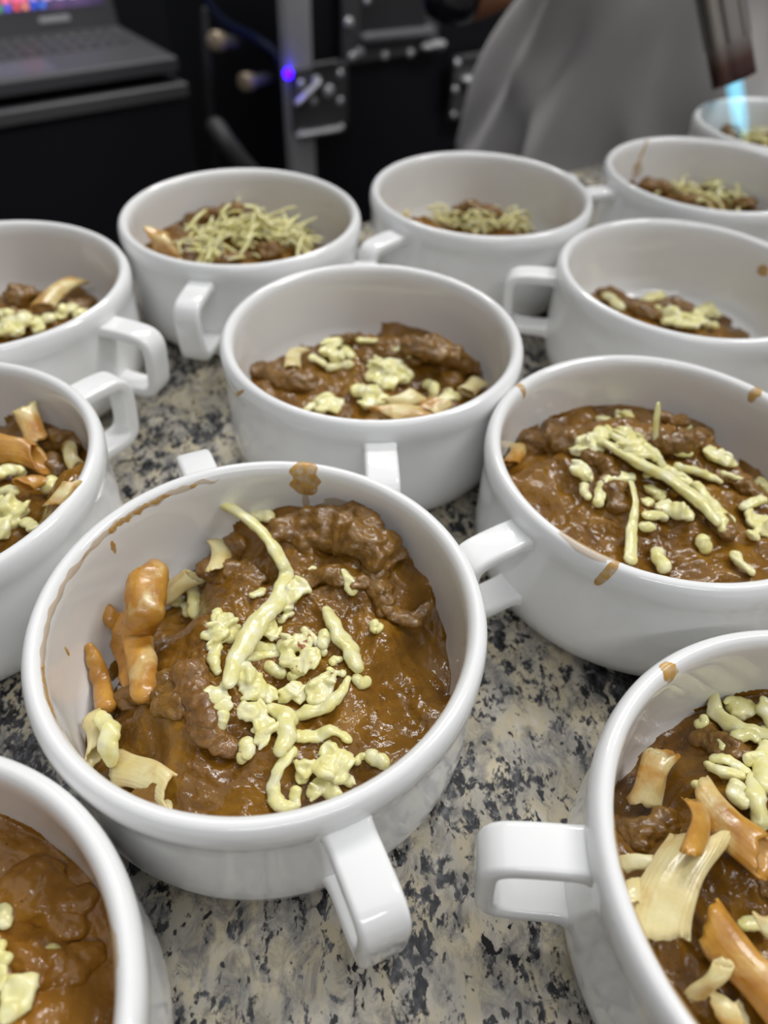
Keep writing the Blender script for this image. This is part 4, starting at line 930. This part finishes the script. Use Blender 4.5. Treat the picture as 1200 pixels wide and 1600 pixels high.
    for i in range(NV + 1):
        v = i / NV; z = 0.36 - v * 0.98
        fl = min(0.22, max(0.0, (0.10 - z))) ; half = math.radians(40 + 78 * min(1, max(0, v * 3.2)))
        for j in range(NU + 1):
            u = j / NU * 2 - 1; a = u * half
            depth = min(1, max(0, (0.2 - z) * 4))
            fold = 0.016 * math.sin(a * 6.5 + 1.5 * math.sin(z * 7) + 0.6) + 0.012 * math.sin(a * 11 - z * 14 + 2.0) + 0.040 * (0.3 - abs(noise.noise(Vector((a * 1.9 + z * 3.0, z * 5, 0.4))))) + 0.02 * noise.noise(Vector((a * 2.6, z * 8, 3.1))) + 0.006 * noise.noise(Vector((a * 4 + z * 5, z * 9, 2.4)))
            ra = 0.148 + 0.32 * fl; rb = 0.118 + 0.19 * fl
            x = math.sin(a) * (ra + fold * depth); y = -math.cos(a) * (rb + fold * depth) + 0.01
            V.append((cx + x, cy + y, z))
    for i in range(NV):
        for j in range(NU):
            k = i * (NU + 1) + j; Fc.append((k, k + 1, k + NU + 2, k + NU + 1))
    ap = obj('apron', rec(mesh(V, Fc)), CLOTH, pe)
    sd = ap.modifiers.new('thick', 'SOLIDIFY'); sd.thickness = 0.002; sd.offset = 1
    ap['label'] = 'grey cotton apron with soft folds'
person()

# ------------------------------------------------------------------ background: laptop on a black case, flight case with metal fittings
EX = Vector((0.79, 0.613, 0)); EB = Vector((-0.613, 0.79, 0)); BR = math.atan2(EX.y, EX.x)
ROT = Matrix.Rotation(BR, 4, 'Z')
def frame_pt(O, s, d, z): return O + EX * s + EB * d + Vector((0, 0, z))
# black equipment case that carries the laptop
LO = Vector((-0.300, 1.140, 0))        # its front right top corner (plan)
def equipment_case():
    c = empty('equipment_case', LO + Vector((0, 0, -0.90)), BR); tag(c, 'plain black equipment case carrying the laptop at the upper left', 'case')
    obj('case_body', bevel_box((-0.45, 0.30, 0.39), (0.90, 0.60, 0.78), 0.004), BLACK, c, False)
    obj('edge_strip', bevel_box((-0.45, -0.003, 0.789), (0.90, 0.012, 0.017), 0.002), PLATE, c, False)
    obj('case_top', bevel_box((-0.45, 0.302, 0.790), (0.898, 0.596, 0.016), 0.002), BLACK, c, False)
equipment_case()
def laptop():
    z0 = -0.092
    t = empty('laptop', LO + EB * 0.004 + EX * (-0.004) + Vector((0, 0, z0)), BR); tag(t, 'open dark laptop with a lit screen at the upper left corner', 'laptop')
    W, D = 0.38, 0.205
    obj('base', bevel_box((-W / 2, D / 2, 0.010), (W, D, 0.018), 0.003), LAP, t, False)
    obj('touchpad', bevel_box((-W * 0.55, 0.045, 0.0192), (0.105, 0.06, 0.0008), 0.0003, 1), PAD, t, False)
    km = bevel_box((0, 0, 0), (0.0165, 0.0140, 0.0022), 0.0008, 1); kme = bpy.data.meshes.new('key'); km.to_mesh(kme); km.free(); kme.materials.append(KEY)
    for r in range(6):
        for k in range(18):
            o = obj('key', kme, None, t, False); o.location = (-0.028 - k * 0.0193 + (r % 2) * 0.004, 0.100 + r * 0.0165, 0.0198)
    lid = obj('screen_lid', bevel_box((0, 0, 0.115), (W, 0.008, 0.235), 0.003), LAP, t, False); lid.location = (-W / 2, D + 0.003, 0.014); lid.rotation_euler = (math.radians(-14), 0, 0)
    sc = emit('screen_glow', (0.10, 0.075, 0.16), 0.55)
    lk(sc, ramp(sc, noise_n(sc, coords(sc), 16, 2), [(0.35, (0.015, 0.012, 0.04)), (0.6, (0.12, 0.08, 0.20)), (0.75, (0.30, 0.12, 0.28))]), pb(sc).inputs['Emission Color'])
    dsp = obj('display', bevel_box((0, -0.0043, 0.124), (W - 0.03, 0.001, 0.184), 0.0003, 1), sc, lid, False)
    cols = [(0.3, 0.2, 0.8), (0.8, 0.7, 0.9), (0.55, 0.45, 0.8), (0.6, 0.4, 0.8), (0.4, 0.3, 0.8), (0.9, 0.15, 0.3), (0.9, 0.2, 0.3), (0.5, 0.4, 0.8), (0.8, 0.75, 0.9), (0.05, 0.2, 0.9), (0.02, 0.1, 0.8), (0.9, 0.3, 0.2), (0.85, 0.1, 0.08), (0.1, 0.12, 0.8), (0.05, 0.35, 0.12)]
    for k, c in enumerate(cols):
        if k < 9: x, z, sx = 0.158 - k * 0.019, 0.047, 0.012 if k != 5 else 0.02
        else: x, z, sx = 0.092 - (k - 9) * 0.012, 0.038, 0.007
        obj('screen_icon', bevel_box((-0.150 + (0.155 - x) if False else x - 0.005, -0.0052, z), (sx, 0.0006, 0.007), 0.0002, 1), emit('icon_%d' % k, c, 0.9), lid, False)
    obj('sticker', bevel_box((0.098, -0.0045, 0.020), (0.044, 0.0008, 0.007), 0.0003, 1), LOGO, lid, False)
    cu = bpy.data.curves.new('txt', 'FONT'); cu.body = 'acer'; cu.size = 0.014; cu.align_x = 'CENTER'; cu.extrude = 0.0002
    tx = bpy.data.objects.new('txt', cu); COL.objects.link(tx)
    me = bpy.data.meshes.new_from_object(tx.evaluated_get(bpy.context.evaluated_depsgraph_get())); bpy.data.objects.remove(tx)
    lg = obj('logo_lettering', me, LOGO, lid, False); lg.rotation_euler = (math.radians(90), 0, 0); lg.location = (-0.002, -0.0045, 0.015)
laptop()

# flight case further back: panel, aluminium edge, recessed handle dish, latches, rivets
FO = LO + EX * 0.10 + EB * 0.06
def P(px, py):
    p = at_plane(px, py, FO, EB); return ((p - FO).dot(EX), p.z)
def flight_case():
    zb = -0.90
    t = empty('flight_case', FO + Vector((0, 0, zb)), BR); tag(t, 'black flight case with metal edges, latches and a recessed handle behind the bowls', 'case')
    sA, zA = P(462, 60)
    up_ = lambda z: z - zb
    x0 = sA - 0.02
    obj('case_panel', bevel_box((x0 + 0.40, 0.23, 0.60), (0.80, 0.44, 1.20), 0.004), BLACK, t, False)
    obj('edge_profile', bevel_box((sA, 0.0, 0.60), (0.044, 0.026, 1.21), 0.003), ALU, t, False)
    riv = lathe([(0.0, 0.0048), (0.0035, 0.0042), (0.0060, 0.0022), (0.0068, 0.0)], 16); riv.materials.append(STEEL); riv.polygons.foreach_set('use_smooth', [True] * len(riv.polygons))
    def rivet(px, py, parent, off=0.012, s=1.0):
        a, z = P(px, py); o = obj('rivet', riv, None, parent, False); o.location = (a, -off, up_(z)); o.rotation_euler = (math.radians(90), 0, 0); o.scale = (s, s, s)
    def plate(x1, y1, x2, y2, name, m, d=0.006, off=0.012):
        a1, z1 = P(x1, y2); a2, z2 = P(x2, y1)
        return obj(name, bevel_box(((a1 + a2) / 2, -off + d / 2, up_((z1 + z2) / 2)), (abs(a2 - a1), d, abs(z2 - z1)), 0.002), m, t, False)
    # latch on the edge
    l1 = plate(450, 92, 532, 205, 'latch', PLATE, 0.010, 0.022)
    for q in ((519, 110), (519, 152), (521, 193), (478, 152), (458, 125), (460, 202)): rivet(*q, t, 0.024, 0.9)
    for q, s in (((500, 136), 1.5), ((481, 119), 1.2)): rivet(*q, t, 0.026, s)
    a1, z1 = P(450, 152); a2, z2 = P(478, 122)
    obj('latch_wing', tube([(a1, -0.03, up_(z1)), (a2, -0.034, up_(z2))], [0.007, 0.007], 12, 0.6), STEEL, t)
    a1, z1 = P(455, 203); a2, z2 = P(512, 194)
    obj('latch_bar', tube([(a1, -0.028, up_(z1)), (a2, -0.028, up_(z2))], [0.008, 0.008], 12, 0.6), STEEL, t)
    a1, z1 = P(478, 95); a2, z2 = P(512, 90)
    obj('latch_lip', tube([(a1, -0.026, up_(z1)), (a2, -0.026, up_(z2))], [0.005, 0.005], 12, 0.6), PLATE, t)
    # recessed handle dish
    plate(530, -120, 690, 100, 'handle_dish', PLATE, 0.008, 0.012)
    plate(556, -90, 664, 64, 'dish_recess', KEY, 0.004, 0.0135)
    a1, z1 = P(560, 56); a2, z2 = P(660, 46)
    obj('spring_handle', tube([(a1, -0.020, up_(z1)), (a2, -0.020, up_(z2))], [0.011, 0.011], 12, 0.8), mat('handle_grip', (0.16, 0.16, 0.175), 0.42), t)
    for q, s in (((538, 33), 1.2), ((556, 78), 1.3), ((544, 86), 1.1), ((594, 84), 1.1), ((634, 80), 1.1), ((662, 47), 1.4), ((682, 70), 1.0), ((566, -1), 0.9)): rivet(*q, t, 0.0125, s)
    a1, z1 = P(652, 68); a2, z2 = P(676, 64)
    obj('handle_bracket', tube([(a1, -0.022, up_(z1)), (a2, -0.022, up_(z2))], [0.010, 0.010], 12, 0.6), STEEL, t)
    # second latch, partly behind the person
    plate(692, 72, 775, 184, 'latch', PLATE, 0.010, 0.022)
    for q, s in (((701, 94), 1.0), ((698, 135), 1.0), ((696, 174), 0.9), ((713, 175), 1.2)): rivet(*q, t, 0.024, s)
    a1, z1 = P(712, 118); a2, z2 = P(730, 115)
    obj('latch_bar', tube([(a1, -0.03, up_(z1)), (a2, -0.03, up_(z2))], [0.011, 0.011], 12, 0.6), STEEL, t)
    a1, z1 = P(710, 84); a2, z2 = P(745, 80)
    obj('latch_lip', tube([(a1, -0.03, up_(z1)), (a2, -0.03, up_(z2))], [0.004, 0.004], 12, 0.6), PLATE, t)
    led = emit('led_blue', (0.03, 0.0, 1.0), 9.0)
    a1, z1 = P(440, 110); o = obj('indicator_led', ball((0, 0, 0), 0.0065, 0, 10, 1, 3), led, t); o.location = (a1, -0.020, up_(z1)); o['label'] = 'small blue indicator light'
    return t
flight_case()
# plugs and cables hanging between the cases
def plug(px, py, px2, py2, label):
    a = at_plane(px, py, FO + EB * 0.02, EB); b_ = at_plane(px2, py2, FO + EB * 0.05, EB)
    t = empty('cable_plug', a); tag(t, label, 'plug')
    d = (b_ - a); q = d.to_track_quat('Z', 'Y'); L = d.length
    o = obj('plug_shell', lathe([(0, 0.0), (0.010, 0.0), (0.0135, 0.003), (0.0135, 0.018), (0.011, 0.022), (0.0, 0.022)], 24), BRASS, t); o.rotation_mode = 'QUATERNION'; o.rotation_quaternion = q
    o = obj('plug_sleeve', lathe([(0, 0.02), (0.010, 0.02), (0.010, L), (0.006, L + 0.03), (0.0, L + 0.03)], 20), PLATE, t); o.rotation_mode = 'QUATERNION'; o.rotation_quaternion = q
plug(334, 64, 362, 66, 'brass-coloured cable plug above the other one between the two black cases')
plug(380, 129, 415, 124, 'lower brass-coloured cable plug beside the blue light')
def cable(pts, r, label, m):
    P_ = [at_plane(x, y, FO + EB * d, EB) for x, y, d in pts]
    tag(obj('cable', tube(P_, [r] * len(P_), 10, 1.0, per=6), m), label, 'cable')
cable([(338, 200, .0), (352, 222, -.02), (375, 252, -.03), (395, 275, -.03)], 0.016, 'thick dark grey cable behind the cheese-heaped bowl', mat('cable_grey', (0.06, 0.06, 0.058), 0.5))
cable([(300, -40, .06), (345, 30, .05), (400, 60, .05), (438, 95, .02), (446, 160, .02), (452, 260, .02)], 0.007, 'thin bluish cable curving towards the blue light', mat('cable_blue', (0.012, 0.022, 0.06), 0.5))
cable([(322, 20, .08), (325, 100, .06), (328, 180, .06), (340, 300, .06)], 0.009, 'thin black cable hanging straight between the two black cases', RUBBER)
